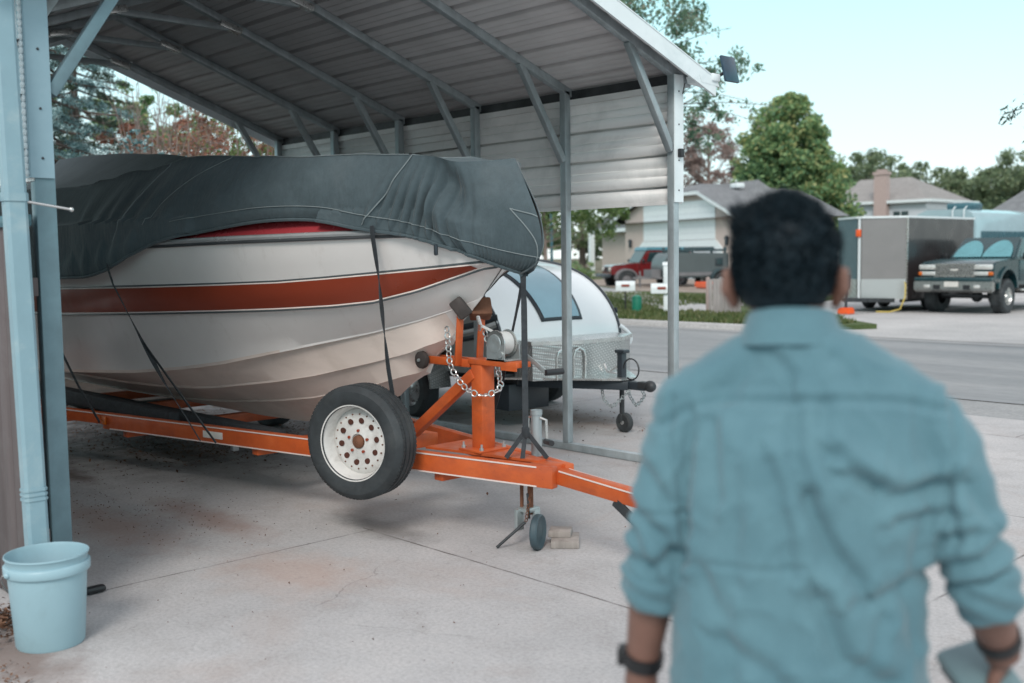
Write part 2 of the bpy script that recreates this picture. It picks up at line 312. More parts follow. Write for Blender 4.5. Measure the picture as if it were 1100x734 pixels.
# ------------------------------------------------------------------ mesh helpers
def sharp(me, ang=35):
    me.shade_smooth()
    try: me.set_sharp_from_angle(angle=R(ang))
    except Exception: pass
class MB:
    def __init__(s): s.v = []; s.f = []; s.m = []; s.mi = 0
    def add(s, vs, fs):
        o = len(s.v); s.v += [tuple(map(float, v)) for v in vs]
        for f in fs: s.f.append(tuple(i+o for i in f)); s.m.append(s.mi)
        return s
    def box(s, c, d, rz=0, bev=0, rot=None):
        c = Vector(c); hx, hy, hz = d[0]/2, d[1]/2, d[2]/2
        mt = rot if rot is not None else Matrix.Rotation(rz, 3, 'Z')
        if bev:
            bm = bmesh.new(); bmesh.ops.create_cube(bm, size=1)
            for v in bm.verts: v.co = Vector((v.co.x*d[0], v.co.y*d[1], v.co.z*d[2]))
            bmesh.ops.bevel(bm, geom=bm.edges[:], offset=bev, segments=2, affect='EDGES', profile=.5)
            bm.verts.ensure_lookup_table()
            s.add([c+mt@v.co for v in bm.verts], [[v.index for v in f.verts] for f in bm.faces]); bm.free(); return s
        P = [c+mt@Vector((x, y, z)) for z in (-hz, hz) for x, y in ((-hx, -hy), (hx, -hy), (hx, hy), (-hx, hy))]
        return s.add(P, [(3, 2, 1, 0), (4, 5, 6, 7), (0, 1, 5, 4), (1, 2, 6, 5), (2, 3, 7, 6), (3, 0, 4, 7)])
    def bb(s, a, b, bev=0):
        return s.box([(a[i]+b[i])/2 for i in range(3)], [abs(b[i]-a[i]) for i in range(3)], bev=bev)
    def bar(s, a, b, w, h, bev=.004, up=(0, 0, 1)):
        a = Vector(a); b = Vector(b); d = b-a; L = d.length; x = d.normalized(); u = Vector(up)
        if abs(x.dot(u)) > .98: u = Vector((1, 0, 0)) if abs(x.x) < .9 else Vector((0, 1, 0))
        y = u.cross(x).normalized(); z = x.cross(y)
        return s.box((a+b)/2, (L, w, h), bev=bev, rot=Matrix((x, y, z)).transposed())
    def tube(s, path, rad, n=12, cap=True, flat=None):
        path = [Vector(p) for p in path]; k = len(path)
        if not isinstance(rad, list): rad = [rad]*k
        t0 = (path[1]-path[0]).normalized(); u = Vector((0, 0, 1)) if abs(t0.z) < .7 else Vector((0, 1, 0))
        a = u.cross(t0).normalized(); rings = []
        for i, p in enumerate(path):
            t = (path[min(i+1, k-1)]-path[max(i-1, 0)]).normalized()
            a = (a-t*a.dot(t)).normalized(); b = t.cross(a)
            r = rad[i]; ra, rb = (r if isinstance(r, (tuple, list)) else (r, r))
            rings.append([p+a*ra*math.cos(2*PI*j/n)+b*rb*math.sin(2*PI*j/n) for j in range(n)])
        return s.loft(rings, True, cap)
    def loft(s, rings, closed=True, cap=False):
        n = len(rings[0]); vs = [v for r in rings for v in r]; fs = []
        for i in range(len(rings)-1):
            for j in range(n if closed else n-1):
                q = (j+1) % n
                fs.append((i*n+j, i*n+q, (i+1)*n+q, (i+1)*n+j))
        if cap and closed: fs.append(tuple(range(n-1, -1, -1))); fs.append(tuple((len(rings)-1)*n+j for j in range(n)))
        return s.add(vs, fs)
    def cyl(s, a, b, r, n=20, r2=None): return s.tube([a, b], [r, r if r2 is None else r2], n)
    def lathe(s, prof, c=(0, 0, 0), axis='Z', n=40, closed=False):
        # prof: (radius, height); revolve around axis
        rings = []
        for r, h in prof:
            ring = []
            for j in range(n):
                a = 2*PI*j/n; x, y = r*math.cos(a), r*math.sin(a)
                p = {'Z': (x, y, h), 'Y': (x, h, y), 'X': (h, x, y)}[axis]
                ring.append((p[0]+c[0], p[1]+c[1], p[2]+c[2]))
            rings.append(ring)
        if closed: rings.append(rings[0])
        return s.loft(rings, True, False)
    def prism(s, prof, h0, h1, axis='X', taper=None):
        # prof: list of (a,z); extrude along axis between h0,h1
        def P(a, z, h):
            k = taper(z) if taper else 1.0
            return (h*k, a, z) if axis == 'X' else ((a, h*k, z) if axis == 'Y' else (a, z, h))
        n = len(prof)
        vs = [P(a, z, h0) for a, z in prof]+[P(a, z, h1) for a, z in prof]
        fs = [tuple(range(n-1, -1, -1)), tuple(range(n, 2*n))]+[(i, (i+1) % n, n+(i+1) % n, n+i) for i in range(n)]
        return s.add(vs, fs)
    def ball(s, c, r, n=14, m=10):
        if not isinstance(r, (tuple, list)): r = (r, r, r)
        rings = []
        for i in range(m+1):
            th = PI*i/m; sr = max(math.sin(th), 1e-3)
            rings.append([(c[0]+r[0]*sr*math.cos(2*PI*j/n), c[1]+r[1]*sr*math.sin(2*PI*j/n), c[2]-r[2]*math.cos(th)) for j in range(n)])
        return s.loft(rings, True, True)
    def xf(s, mt):
        s.v = [tuple(mt@Vector(v)) for v in s.v]; return s
    def mesh(s, name, mats, ang=35, bev=0):
        me = bpy.data.meshes.new(name); me.from_pydata(s.v, [], s.f)
        bm = bmesh.new(); bm.from_mesh(me); bmesh.ops.recalc_face_normals(bm, faces=bm.faces[:])
        if bev: bmesh.ops.bevel(bm, geom=[e for e in bm.edges if len(e.link_faces) == 2 and e.calc_face_angle(0) > R(25)], offset=bev, segments=2, affect='EDGES', clamp_overlap=True)
        bm.to_mesh(me); bm.free()
        if not bev and len(me.polygons) == len(s.m) and max(s.m, default=0) > 0: me.polygons.foreach_set('material_index', s.m)
        for m in (mats if isinstance(mats, (list, tuple)) else [mats]): me.materials.append(m)
        sharp(me, ang); return me
    def part(s, name, mats, parent=None, world=False, label=None, ang=35, bev=0, kind=None):
        if world and parent is not None:
            inv = parent.matrix_basis.inverted(); s.xf(inv)
        o = bpy.data.objects.new(name, s.mesh(name, mats, ang, bev)); COL.objects.link(o)
        if parent is not None: o.parent = parent
        if label: o['label'] = label
        if kind: o['kind'] = kind
        return o
def thing(name, label, cat, loc=(0, 0, 0), rz=0, group=None):
    o = bpy.data.objects.new(name, None); COL.objects.link(o); o.empty_display_size = .2
    o.matrix_basis = Matrix.Translation(loc) @ Matrix.Rotation(rz, 4, 'Z')
    o['label'] = label; o['category'] = cat
    if group: o['group'] = group
    return o
def tag(o, label, cat, group=None, kind=None):
    o['label'] = label; o['category'] = cat
    if group: o['group'] = group
    if kind: o['kind'] = kind
    return o
def solo(mb, name, mats, label, cat, loc=None, group=None, **k):
    if loc is not None: mb.xf(Matrix.Translation([-c for c in loc]))
    o = mb.part(name, mats, **k)
    if loc is not None: o.location = loc
    return tag(o, label, cat, group)
def struct(name, mb, m, kind='structure', **k):
    o = mb.part(name, m, **k); o['kind'] = kind; return o
def copy_tree(o, parent=None):
    c = o.copy(); COL.objects.link(c); c.parent = parent
    for ch in list(o.children): copy_tree(ch, c)
    return c
def remesh(mb, name, mats, voxel, smooth=2, parent=None):
    me = bpy.data.meshes.new('tmp'); me.from_pydata(mb.v, [], mb.f)
    bm = bmesh.new(); bm.from_mesh(me); bmesh.ops.recalc_face_normals(bm, faces=bm.faces[:]); bm.to_mesh(me); bm.free()
    o = bpy.data.objects.new('tmp', me); COL.objects.link(o)
    r = o.modifiers.new('r', 'REMESH'); r.mode = 'VOXEL'; r.voxel_size = voxel; r.adaptivity = 0
    if smooth:
        q = o.modifiers.new('s', 'SMOOTH'); q.iterations = smooth; q.factor = .5
    dg = bpy.context.evaluated_depsgraph_get(); dg.update()
    out = bpy.data.meshes.new_from_object(o.evaluated_get(dg)); out.name = name
    bpy.data.objects.remove(o); bpy.data.meshes.remove(me)
    out.materials.clear()
    for m in (mats if isinstance(mats, (list, tuple)) else [mats]): out.materials.append(m)
    out.shade_smooth()
    o = bpy.data.objects.new(name, out); COL.objects.link(o)
    if parent is not None: o.parent = parent
    return o
def displace(o, fn):
    me = o.data; n = len(me.vertices)
    co = np.empty(n*3); me.vertices.foreach_get('co', co); co = co.reshape(-1, 3)
    no = np.empty(n*3); me.vertices.foreach_get('normal', no); no = no.reshape(-1, 3)
    d = fn(co, no); co = co+no*d[:, None]
    me.vertices.foreach_set('co', co.ravel()); me.update()
def lerp(x, xs, ys): return float(np.interp(x, xs, ys))
def catmull(xs, ys, x):
    return lerp(x, xs, ys)
def smoothcurve(xs, ys, deg=4):
    c = np.polyfit(xs, ys, deg); return lambda x: float(np.polyval(c, x))

# ------------------------------------------------------------------ ground and setting
def sheet(pts, z, name, m, thick=0, kind='structure'):
    mb = MB()
    if thick:
        mb.prism(pts, z-thick, z, axis='Z'); 
    else: mb.add([(x, y, z) for x, y in pts], [tuple(range(len(pts)))])
    return struct(name, mb, m, kind)
sheet([(-260, -60), (200, -60), (200, 300), (-260, 300)], -.03, 'ground', M['earth'])
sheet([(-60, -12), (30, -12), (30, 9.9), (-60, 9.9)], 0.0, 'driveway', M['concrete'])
sheet([(-120, 9.9), (60, 9.9), (60, 10.95), (-120, 10.95)], -.012, 'gutter', M['gutter'])
sheet([(-120, 10.95), (60, 10.95), (60, 17.3), (-120, 17.3)], -.005, 'road', M['asphalt'])
sheet([(-120, 17.3), (60, 17.3), (60, 17.75), (-120, 17.75)], -.001, 'far_gutter', M['gutter'])
mb = MB(); mb.prism([(17.75, -.02), (17.78, .09), (17.9, .11), (17.95, .11), (17.95, -.02)], -120, -11.4)
struct('kerb', mb, M['far_conc'])
sheet([(-11.4, 17.75), (60, 17.75), (60, 60), (-13.2, 60), (-13.2, 21)], .004, 'far_driveway', M['far_conc'])
sheet([(-13.2, 60), (-17.5, 60), (-17.5, 27), (-13.2, 23.0)], .008, 'trailer_pad', M['far_conc'])
# lawn of the far side with a paved walk
lawn = [(-120, 17.95), (-11.2, 17.95), (-10.4, 19.6), (-12.3, 21.2), (-17.5, 27), (-17.5, 60), (-120, 60)]
sheet(lawn, .10, 'lawn', M['grassm'], .12)
sheet([(-15.2, 19.9), (-14.4, 21.1), (-18.4, 24.6), (-25.9, 30.8), (-40, 41), (-42, 39), (-24.3, 27.4), (-17.6, 21.9)], .112, 'walkway', M['far_conc'], .05)
sheet([(-26.6, 31.6), (-18.6, 30.6), (-19, 36), (-24, 46), (-42, 52), (-40, 41.5)], .116, 'house_driveway', M['dirt'], .05)

sheet([(-10.62, 1.2), (-10.55, 9.0), (-10.7, 9.88), (-40, 9.88), (-40, -2), (-10.7, -2)], .006, 'planting_bed', M['soil'])
# short grass blades on the lawn and under the kerb edge
def blades(name, n, region, zf, h, m, w=.02):
    vs = []; fs = []
    for i in range(n):
        x, y = region(); z = zf; a = random.uniform(0, PI*2); hh = h*random.uniform(.5, 1.3)
        dx, dy = math.cos(a)*w, math.sin(a)*w; lx, ly = random.uniform(-.5, .5)*hh, random.uniform(-.5, .5)*hh
        k = len(vs); vs += [(x-dx, y-dy, z), (x+dx, y+dy, z), (x+lx, y+ly, z+hh)]; fs.append((k, k+1, k+2))
    me = bpy.data.meshes.new(name); me.from_pydata(vs, [], fs); me.materials.append(m)
    o = bpy.data.objects.new(name, me); COL.objects.link(o); return o
M['blade'] = leaf_mat('grass_blades', [(.05, .085, .025), (.09, .13, .04), (.17, .17, .08)], .5, .2)
def greg():
    while True:
        x = random.uniform(-30, -10.5); y = random.uniform(18, 30)
        if y < 21.2 and x < -10.9: 
            if x > -12 and y > 19.5+(-10.6-x)*0.9: continue
            return x, y
        if y > 22 and x < -18 and random.random() < .3: return x, y
g = blades('grass', 26000, greg, .10, .09, M['blade'], .025)
tag(g, 'short green grass of the lawn across the road', 'grass', kind='stuff')

# leaf litter below the boat and by the fence
def litter():
    vs = []; fs = []
    def put(x, y, z, s):
        a = random.uniform(0, PI*2); b = a+random.uniform(1.2, 1.9); t = random.uniform(-.4, .6)
        k = len(vs)
        p = Vector((x, y, z)); u = Vector((math.cos(a), math.sin(a), t))*s; w = Vector((math.cos(b), math.sin(b), random.uniform(-.3, .3)))*s*.5
        vs.extend([p-u, p-w+Vector((0, 0, .004)), p+u, p+w]); fs.append((k, k+1, k+2, k+3))
    for i in range(3800):
        x = random.gauss(-8.3, 1.1); y = random.gauss(4.3, .55)
        if x < -7.3 or random.random() < .12: put(x, y, .012+random.random()*.02, random.uniform(.006, .020))
    for i in range(500):
        put(random.gauss(-4.80, .12), random.gauss(1.42, .08), .012+random.random()*.02, random.uniform(.008, .025))
    for i in range(260):
        put(random.uniform(-9, -3), random.uniform(.8, 6), .008, random.uniform(.003, .007))
    for i in range(420):
        put(random.gauss(-6.5, .7), random.gauss(2.75, .3), .008, random.uniform(.003, .008))
    for i in range(260):
        put(random.gauss(-7.3, .8), random.gauss(7.2, .4), .010, random.uniform(.006, .02))
    for i in range(200):
        put(random.gauss(-3.95, .2), random.gauss(1.25, .05), .010, random.uniform(.004, .012))
    me = bpy.data.meshes.new('leaf_litter'); me.from_pydata(vs, [], fs); me.materials.append(M['leaf_litter'])
    o = bpy.data.objects.new('leaf_litter', me); COL.objects.link(o)
    tag(o, 'brown fallen leaves and grit scattered on the concrete', 'leaves', kind='stuff')
litter()

# ------------------------------------------------------------------ carport
X0, Y1, Y2, SP, ZC, ZW = -4.758, 1.769, 6.049, 1.0554, 2.79, 1.906
YM = (Y1+Y2)/2; SL = .37; TU = .06; NF = 6
cp = thing('carport', 'open steel carport with ribbed metal roof sheltering the boat', 'carport', (X0, YM, 0))
def zr(y): return ZC+SL*(Y2-YM-abs(y-YM))     # underside of rafter
for i in range(NF):
    x = X0-i*SP
    xs = x-TU/2
    for side, yy in ((1, Y2+TU/2), (-1, Y1-TU/2)):
        zt = ZC+.02
        near = i == 0 and side < 0; mg = M['galv_shade'] if near else M['galv']
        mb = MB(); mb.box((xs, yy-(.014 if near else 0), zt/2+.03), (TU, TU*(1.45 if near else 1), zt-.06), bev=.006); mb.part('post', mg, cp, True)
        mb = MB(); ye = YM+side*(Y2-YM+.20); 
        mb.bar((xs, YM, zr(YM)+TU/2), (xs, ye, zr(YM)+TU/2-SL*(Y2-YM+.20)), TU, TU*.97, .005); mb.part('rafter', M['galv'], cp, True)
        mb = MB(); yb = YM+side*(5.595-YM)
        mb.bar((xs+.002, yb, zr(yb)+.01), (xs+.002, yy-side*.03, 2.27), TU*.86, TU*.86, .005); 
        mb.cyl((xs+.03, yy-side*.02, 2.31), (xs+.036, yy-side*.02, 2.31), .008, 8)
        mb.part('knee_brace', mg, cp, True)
    mb = MB(); mb.bar((xs+.003, YM-.46, zr(YM+.46)-.01), (xs+.003, YM+.46, zr(YM+.46)-.01), TU*.8, TU*.8, .005)
    mb.part('peak_brace', M['galv'], cp, True)
    for s_ in (-1, 1):
        mb = MB(); y0 = YM+s_*.44
        mb.bar((xs+.012, y0-s_*.06, zr(y0)+.01), (xs+.012, y0+s_*.13, zr(y0)-SL*.1), TU*1.3, .05, .004)
        mb.ball((xs+.045, y0-s_*.04, zr(y0)), .012, 8, 6)
        mb.part('bracket', M['chrome'], cp, True)
def rib_profile(L, pitch=.2286, h=.034, w=.024, minor=True):
    pts = [(0, 0)]; d = pitch*.5
    while d < L-w:
        pts += [(d-w, 0), (d-w*.6, h), (d+w*.6, h), (d+w, 0)]
        if minor and d+pitch*.5 < L-w:
            for q in (.36, .62): pts += [(d+pitch*q-.008, 0), (d+pitch*q, h*.16), (d+pitch*q+.008, 0)]
        d += pitch
    pts.append((L, 0)); return pts
xe0, xe1 = X0+.13, X0-(NF-1)*SP-.16
for s_ in (1, -1):
    L0 = (Y2-YM+.27); nrm = Vector((0, s_*SL, 1)).normalized(); mb = MB()
    cosL = math.sqrt(1+SL*SL); prof = rib_profile(L0*cosL)
    rings = []
    for xx in (xe0, (xe0+xe1)/2, xe1):
        rings.append([Vector((xx, YM+s_*(Y2-YM+.27), zr(YM)+TU+.004-SL*L0))+Vector((0, -s_, SL))/cosL*d+nrm*h for d, h in prof])
    mb.loft(rings, False); o = mb.part('roof_sheet', M['galv_roof'], cp, True, ang=20)
    so = o.modifiers.new('t', 'SOLIDIFY'); so.thickness = .0015
mb = MB(); mb.prism([(YM-.16, zr(YM+.16)+TU+.03), (YM, zr(YM)+TU+.035), (YM+.16, zr(YM+.16)+TU+.03), (YM, zr(YM)+TU+.045)], xe0, xe1); mb.part('ridge_cap', M['white_steel'], cp, True)
# gable fascias front and back, corner trims
for xg in (xe0, xe1-.03):
    for s_ in (1, -1):
        mb = MB(); L0 = Y2-YM+.29; zt = zr(YM)+TU+.035
        pr_ = [(YM, zt), (YM+s_*L0, zt-SL*L0), (YM+s_*L0, zt-SL*L0-.125), (YM, zt-.125)]
        mb.prism(pr_, xg, xg+.018); mb.part('gable_trim', M['white_steel'], cp, True)
        mb = MB(); mb.prism([(YM, zt+.002), (YM+s_*L0, zt+.002-SL*L0), (YM+s_*L0, zt-.006-SL*L0), (YM, zt-.006)], xg-.10, xg+.022)
        mb.part('trim_flange', M['white_steel'], cp, True)
for s_, yw in ((1, Y2+TU+.012), (-1, Y1-TU-.022)):
    prof = rib_profile(ZC-.06-ZW, .2286, .06, .013); rings = []
    for xx in (X0-.005, X0-(NF-1)*SP/2, X0-(NF-1)*SP-TU): rings.append([(xx, yw+s_*h, ZW+d) for d, h in prof])
    mb = MB(); mb.loft(rings, False); o = mb.part('wall_sheet', M['wall_sheet'], cp, True, ang=20)
    o.modifiers.new('t', 'SOLIDIFY').thickness = .0015
    mb = MB(); mb.bb((X0-.006, yw-.012, ZW-.012), (X0-(NF-1)*SP-TU, yw+.03, ZW+.012)); mb.part('bottom_trim', M['wall_sheet'], cp, True)
    mb = MB(); mb.bb((X0-.006, yw-.015, ZC-.095), (X0-(NF-1)*SP-TU, yw+.025, ZC-.05)); mb.part('top_trim', M['wall_sheet'], cp, True)
    mb = MB(); mb.bb((X0-.02, yw+.002, ZC-.045), (X0-(NF-1)*SP-TU, yw+.03, ZC+.02)); mb.part('eave_channel', M['dark_steel'], cp, True)  # channel coloured dark to stand for the shadow gap at the eave
    # corner trim: L angle at the front post
    mb = MB(); ya = yw-s_*.075; mb.bb((X0+.004, yw+s_*.024, ZW), (X0+.010, ya, ZC+.005)); mb.bb((X0+.008, yw+s_*.022, ZW), (X0-.07, yw+s_*.028, ZC+.005))
    o = mb.part('corner_trim', M['white_steel' if s_ > 0 else 'trim_shade'], cp, True)
    mb = MB()
    for zz in (1.99, 2.2, 2.45, 2.68): mb.ball((X0+.011, (ya+yw)/2+s_*.01, zz), .006, 8, 6)
    mb.part('screw', M['dark_steel'], o, False) if 0 else mb.part('screw', M['dark_steel'], cp, True)
    ys = yw-s_*(TU/2+.016)
    mb = MB(); mb.bb((X0+.02, Y2 if s_ > 0 else Y1-TU, .002), (X0-(NF-1)*SP-TU-.02, (Y2+TU) if s_ > 0 else Y1, TU), .006); mb.part('base_rail', M['galv'], cp, True)
# scalloped closure strip beside near trim
mb = MB()
for k in range(30):
    mb.ball((X0-.01, Y1-TU-.055, ZW+.02+k*.0285), (.012, .012, .016), 8, 5)
mb.part('foam_closure', M['white_steel'], cp, True)
mb = MB(); mb.box((X0-.155, 1.915, .020), (.05, .10, .032), bev=.014); mb.part('rail_foot', M['black'], cp, True)
mb = MB(); mb.box((X0+.025, Y2+.052, 2.25), (.03, .045, .06), bev=.006); mb.part('sensor_box', M['black'], cp, True)
# eave soffit block at front corner
mb = MB(); mb.prism([(Y2+.10, 2.78), (Y2+.29, 2.80), (Y2+.33, 2.72), (Y2+.12, 2.735)], xe0-.10, xe0+.02); mb.part('eave_return', M['white_steel'], cp, True)
# cables under ridge
mb = MB(); mb.tube([(X0+.03, Y2+.09, 2.74), (X0+.03, Y2+.075, 2.70), (X0+.028, Y2+.065, 2.66)], .004, 6); mb.part('cable', M['black'], cp, True)

sl = thing('solar_light', 'small solar light panel on the front roof corner of the carport', 'solar light', (xe0+.02, Y2+.33, 2.80))
mb = MB(); mb.box((.035, .07, .045), (.02, .16, .19), rot=Matrix.Rotation(R(-14), 3, 'Y'), bev=.004); mb.part('panel', M['solar'], sl)
mb = MB(); mb.tube([(0, -.06, 0), (.0, -.01, -.005), (.02, .03, .02)], .012, 8); mb.part('arm', M['black'], sl)
mb = MB(); mb.box((-.01, -.05, -.02), (.05, .09, .055), bev=.01); mb.part('housing', M['white_steel'], sl)

# downspout
ds = thing('rain_downspout', 'tall pale square downspout in front of the carport corner post', 'downspout', (-4.66, 1.575, 0))
def dsr(mb, z0, z1, g=0, sx=.065, sy=.088):
    rings = []
    for z in (z0, z1):
        lx = -4.612-(z-.4)*.046; ly = 1.565
        rings.append([(lx+dx*(sx/2+g), ly+dy*(sy/2+g), z) for dx, dy in ((-1, -.7), (-.7, -1), (.7, -1), (1, -.7), (1, .7), (.7, 1), (-.7, 1), (-1, .7))])
    mb.loft(rings, True, True)
mb = MB(); dsr(mb, .30, 3.1)
for j in (-1, 1):
    pass
mb.part('pipe', M['downspout'], ds, True)
mb = MB(); 
for z in (.55, .57, .59): dsr(mb, z, z+.012, .004)
mb.part('crimp', M['downspout'], ds, True)
mb = MB(); dsr(mb, 1.80, 1.835, .005); mb.tube([(-4.70, 1.53, 1.83), (-4.73, 1.50, 1.80), (-4.80, 1.50, 1.81)], .012, 6); mb.part('strap', M['downspout'], ds, True)
mb = MB(); mb.cyl((-4.66, 1.60, 1.80), (-4.655, 1.785, 1.77), .006, 8); mb.ball((-4.655, 1.79, 1.769), .011, 8, 6); mb.part('long_screw', M['chrome'], ds, True)
mb = MB(); dsr(mb, .02, .30, -.004); mb.part('outlet', M['downspout'], ds, True)

# board fence along the near side
fe = thing('board_fence', 'dark brown vertical board fence left of the carport post', 'fence', (-6.5, 1.62, 0))
x = -4.74
M['fence_wood'] = mat('brown_stained_boards', (.105, .085, .085), .8, 0, .3, 6, .4, 60, .003, stretch=(1, 1, .08), grime=(.16, .14, .14), gs=5)
while x > -9.2:
    w = .135; mb = MB(); mb.box((x-w/2, 1.625+random.uniform(-.003, .003), .86), (w-.008, .018, 1.70), bev=.003); mb.part('board', M['fence_wood'], fe, True); x -= w
mb = MB(); mb.bb((-4.73, 1.60, 1.70), (-9.25, 1.65, 1.75), .004); mb.part('cap_rail', M['rv_dark'], fe, True)
for zz in (.3, 1.4): mb = MB(); mb.bb((-4.76, 1.636, zz), (-9.2, 1.675, zz+.08), .004); mb.part('rail', M['fence_wood'], fe, True)

# ------------------------------------------------------------------ bucket
bk = thing('plastic_bucket', 'pale blue white plastic bucket on concrete by the fence', 'bucket', (-4.405, 1.53, 0))
mb = MB()
rb, rt, H = .132, .155, .375
mb.lathe([(0.001, .010), (rb-.012, .008), (rb-.004, .0), (rb, .008), (rb+(rt-rb)*.8, .295), (rt+.007, .300), (rt+.009, .304), (rt+.010, .334), (rt+.006, .338), (rt-.001, .340), (rt+.001, .364),
          (rt+.007, .369), (rt+.006, H), (rt+.002, H), (rt-.002, .36), (rb-.006, .02), (.001, .02)], n=64)
mb.part('pail', M['bucket'], bk, ang=50)
mb = MB(); mb.tube([((rt+.016)*math.cos(a), (rt+.016)*math.sin(a)*1.0, .318-.16*math.sin(a-R(100))**2 if 0 <= a-R(100) <= PI else .318) for a in [R(100)+PI*k/24 for k in range(25)]], .0028, 6)
mb.part('wire_handle', M['chrome'], bk)
for s_ in (0, PI):
    a = R(100)+s_; mb = MB(); mb.ball(((rt+.012)*math.cos(a), (rt+.012)*math.sin(a), .318), .013, 10, 6); mb.part('handle_lug', M['bucket'], bk)

# ------------------------------------------------------------------ boat
YB = 3.91
def G_(s): return 1.1*(1-(1-min(max(s, 0)/3.2, 1))**2.2)
def C_(s): return .86*(1-(1-min(max(s-.42, 0)/3.4, 1))**1.7)
TB = {  # x -> z
 'gun': ([-10, -7.59, -6.72, -6.11, -5.65, -5.27, -4.94, -4.73, -4.51, -4.0], [1.60, 1.631, 1.643, 1.653, 1.663, 1.669, 1.675, 1.679, 1.680, 1.68]),
 'st': ([-10, -7.67, -6.59, -5.8, -5.4, -5.1, -4.82, -4.58, -4.39, -4.22, -4.16], [1.32, 1.35, 1.372, 1.392, 1.405, 1.425, 1.448, 1.469, 1.487, 1.503, 1.51]),
 'sb': ([-10, -7.83, -6.74, -5.92, -5.5, -5.13, -4.89, -4.64, -4.44, -4.28, -4.20], [1.14, 1.179, 1.214, 1.242, 1.259, 1.281, 1.306, 1.368, 1.438, 1.488, 1.505]),
 'ch': ([-10, -8.11, -7.05, -6.54, -6.2, -5.73, -5.52, -5.06, -4.78, -4.57, -4.42], [.70, .738, .799, .85, .897, .985, 1.025, 1.114, 1.184, 1.25, 1.31]),
 's1': ([-10, -8.1, -7.21, -6.65, -6.45, -5.91, -5.59, -5.14, -4.89, -4.64], [.66, .662, .672, .696, .716, .785, .837, .935, .996, 1.09]),
 's2': ([-10, -9.23, -8.03, -7.28, -6.67, -6.14, -5.77, -5.24, -4.95, -4.80], [.53, .53, .534, .548, .578, .626, .673, .785, .864, .95]),
 'k': ([-10, -6.8, -6.21, -5.66, -5.16, -4.92, -4.71, -4.63, -4.40, -4.22, -4.0], [.42, .425, .441, .55, .71, .88, 1.055, 1.13, 1.318, 1.496, 1.68])}
def tz(k, x): return lerp(x, *TB[k])
def hw(k, x):
    s = -4.0-x
    g, c = G_(s), C_(s)
    return {'gun': g, 'st': c+.72*(g-c), 'sb': c+.5*(g-c), 'ch': c, 's1': .72*c, 's2': .42*c, 'k': 0}[k]
bt = thing('motorboat', 'white motorboat hull with brick red side stripe under the carport', 'boat', (-7, YB, .42))
SX = [-4.0-9.9*(t**1.5)*.6-.0 if 0 else -4.0-(5.9*(t**1.35)) for t in [i/90 for i in range(91)]]
LV = ['k', 's2', 's1', 'ch', 'sb', 'st', 'gun']
def station(x):
    """list of (halfwidth,z) keel to gunwale; merged onto stem where the curve has not started"""
    zk = tz('k', x); out = []
    for l in LV:
        z = max(tz(l, x), zk); w = hw(l, x)
        if tz(l, x) <= zk: w = 0
        out.append((w, z))
    # the narrowing at the stem: width of a level cannot exceed the distance above stem
    for i, (w, z) in enumerate(out):
        out[i] = (min(w, (z-zk)*4.5+.004), z)
    out[0] = (0.0, zk); return out
def sample(st, a, b, n):
    (w0, z0), (w1, z1) = st[a], st[b]; r = []
    for k in range(n+1):
        t = k/n; r.append((w0+(w1-w0)*t, z0+(z1-z0)*t))
    return r
def strip(name, m, a, b, x_a=None, x_b=None, out=0, fa=0.0, fb=1.0, sides=(1, -1), ledge=0):
    """skin between level a and b"""
    mb = MB()
    for sd in sides:
        rings = []
        for x in SX:
            if (x_a is not None and x > x_a) or (x_b is not None and x < x_b): continue
            st = station(x); (w0, z0), (w1, z1) = st[LV.index(a)], st[LV.index(b)]
            n = 5; rg = []
            for k in range(n+1):
                t = fa+(fb-fa)*k/n
                bul = .022*math.sin(PI*t)*min(1, (-4.0-x)/1.5) if a in ('ch', 'sb', 'st') else .012*math.sin(PI*t)*min(1, (-4.0-x)/1.5)
                w = w0+(w1-w0)*t+(bul if w1 > .02 else 0)
                rg.append((x, YB-sd*(w+out), z0+(z1-z0)*t))
            rings.append(rg)
        mb.loft(rings, False)
    return mb
hull = MB()
for sd in (1, -1):
    rings = []
    for x in SX:
        st = station(x); rg = []
        f = min(1, max(0, (-4.5-x)/1.6))
        seq = [(st[0][0], st[0][1])]
        (w, z) = st[1]; seq += [(w*.985, z-.004), (w+.012*f, z-.012*f), (w+.013*f, z)]
        (w, z) = st[2]; seq += [(w*.97, z-.006*f), (w+.016*f, z-.014*f), (w+.018*f, z)]
        (w, z) = st[3]; seq += [(w*.97, z-.006*f), (w+.018*f, z-.016*f), (w+.022*f, z+.004)]
        for a, b in ((3, 4), (4, 5), (5, 6)):
            (w0, z0), (w1, z1) = st[a], st[b]
            for k in (1, 2, 3):
                t = k/3; bul = .014*math.sin(PI*t)*min(1, (-4.0-x)/1.5) if t < 1 else 0
                seq.append((w0+(w1-w0)*t+(bul+.006*0 if w1 > .02 else 0), z0+(z1-z0)*t))
        rings.append([(x, YB-sd*w, z) for w, z in seq])
    hull.mi = 0
    hull.loft(rings, False)
    # transom half
    last = rings[-1]; hull.add(last+[(last[0][0], YB, last[-1][2])], [tuple(range(len(last)+1))])
o = hull.part('hull', [M['hull'], M['hull_low']], bt, True, ang=28)
for p in o.data.polygons:      # darker, warmer tone below the chine
    c = p.center
    xw = c.x-7; zz = c.z+.42
    if zz < tz('ch', xw)-.004 and xw < -4.6: p.material_index = 1
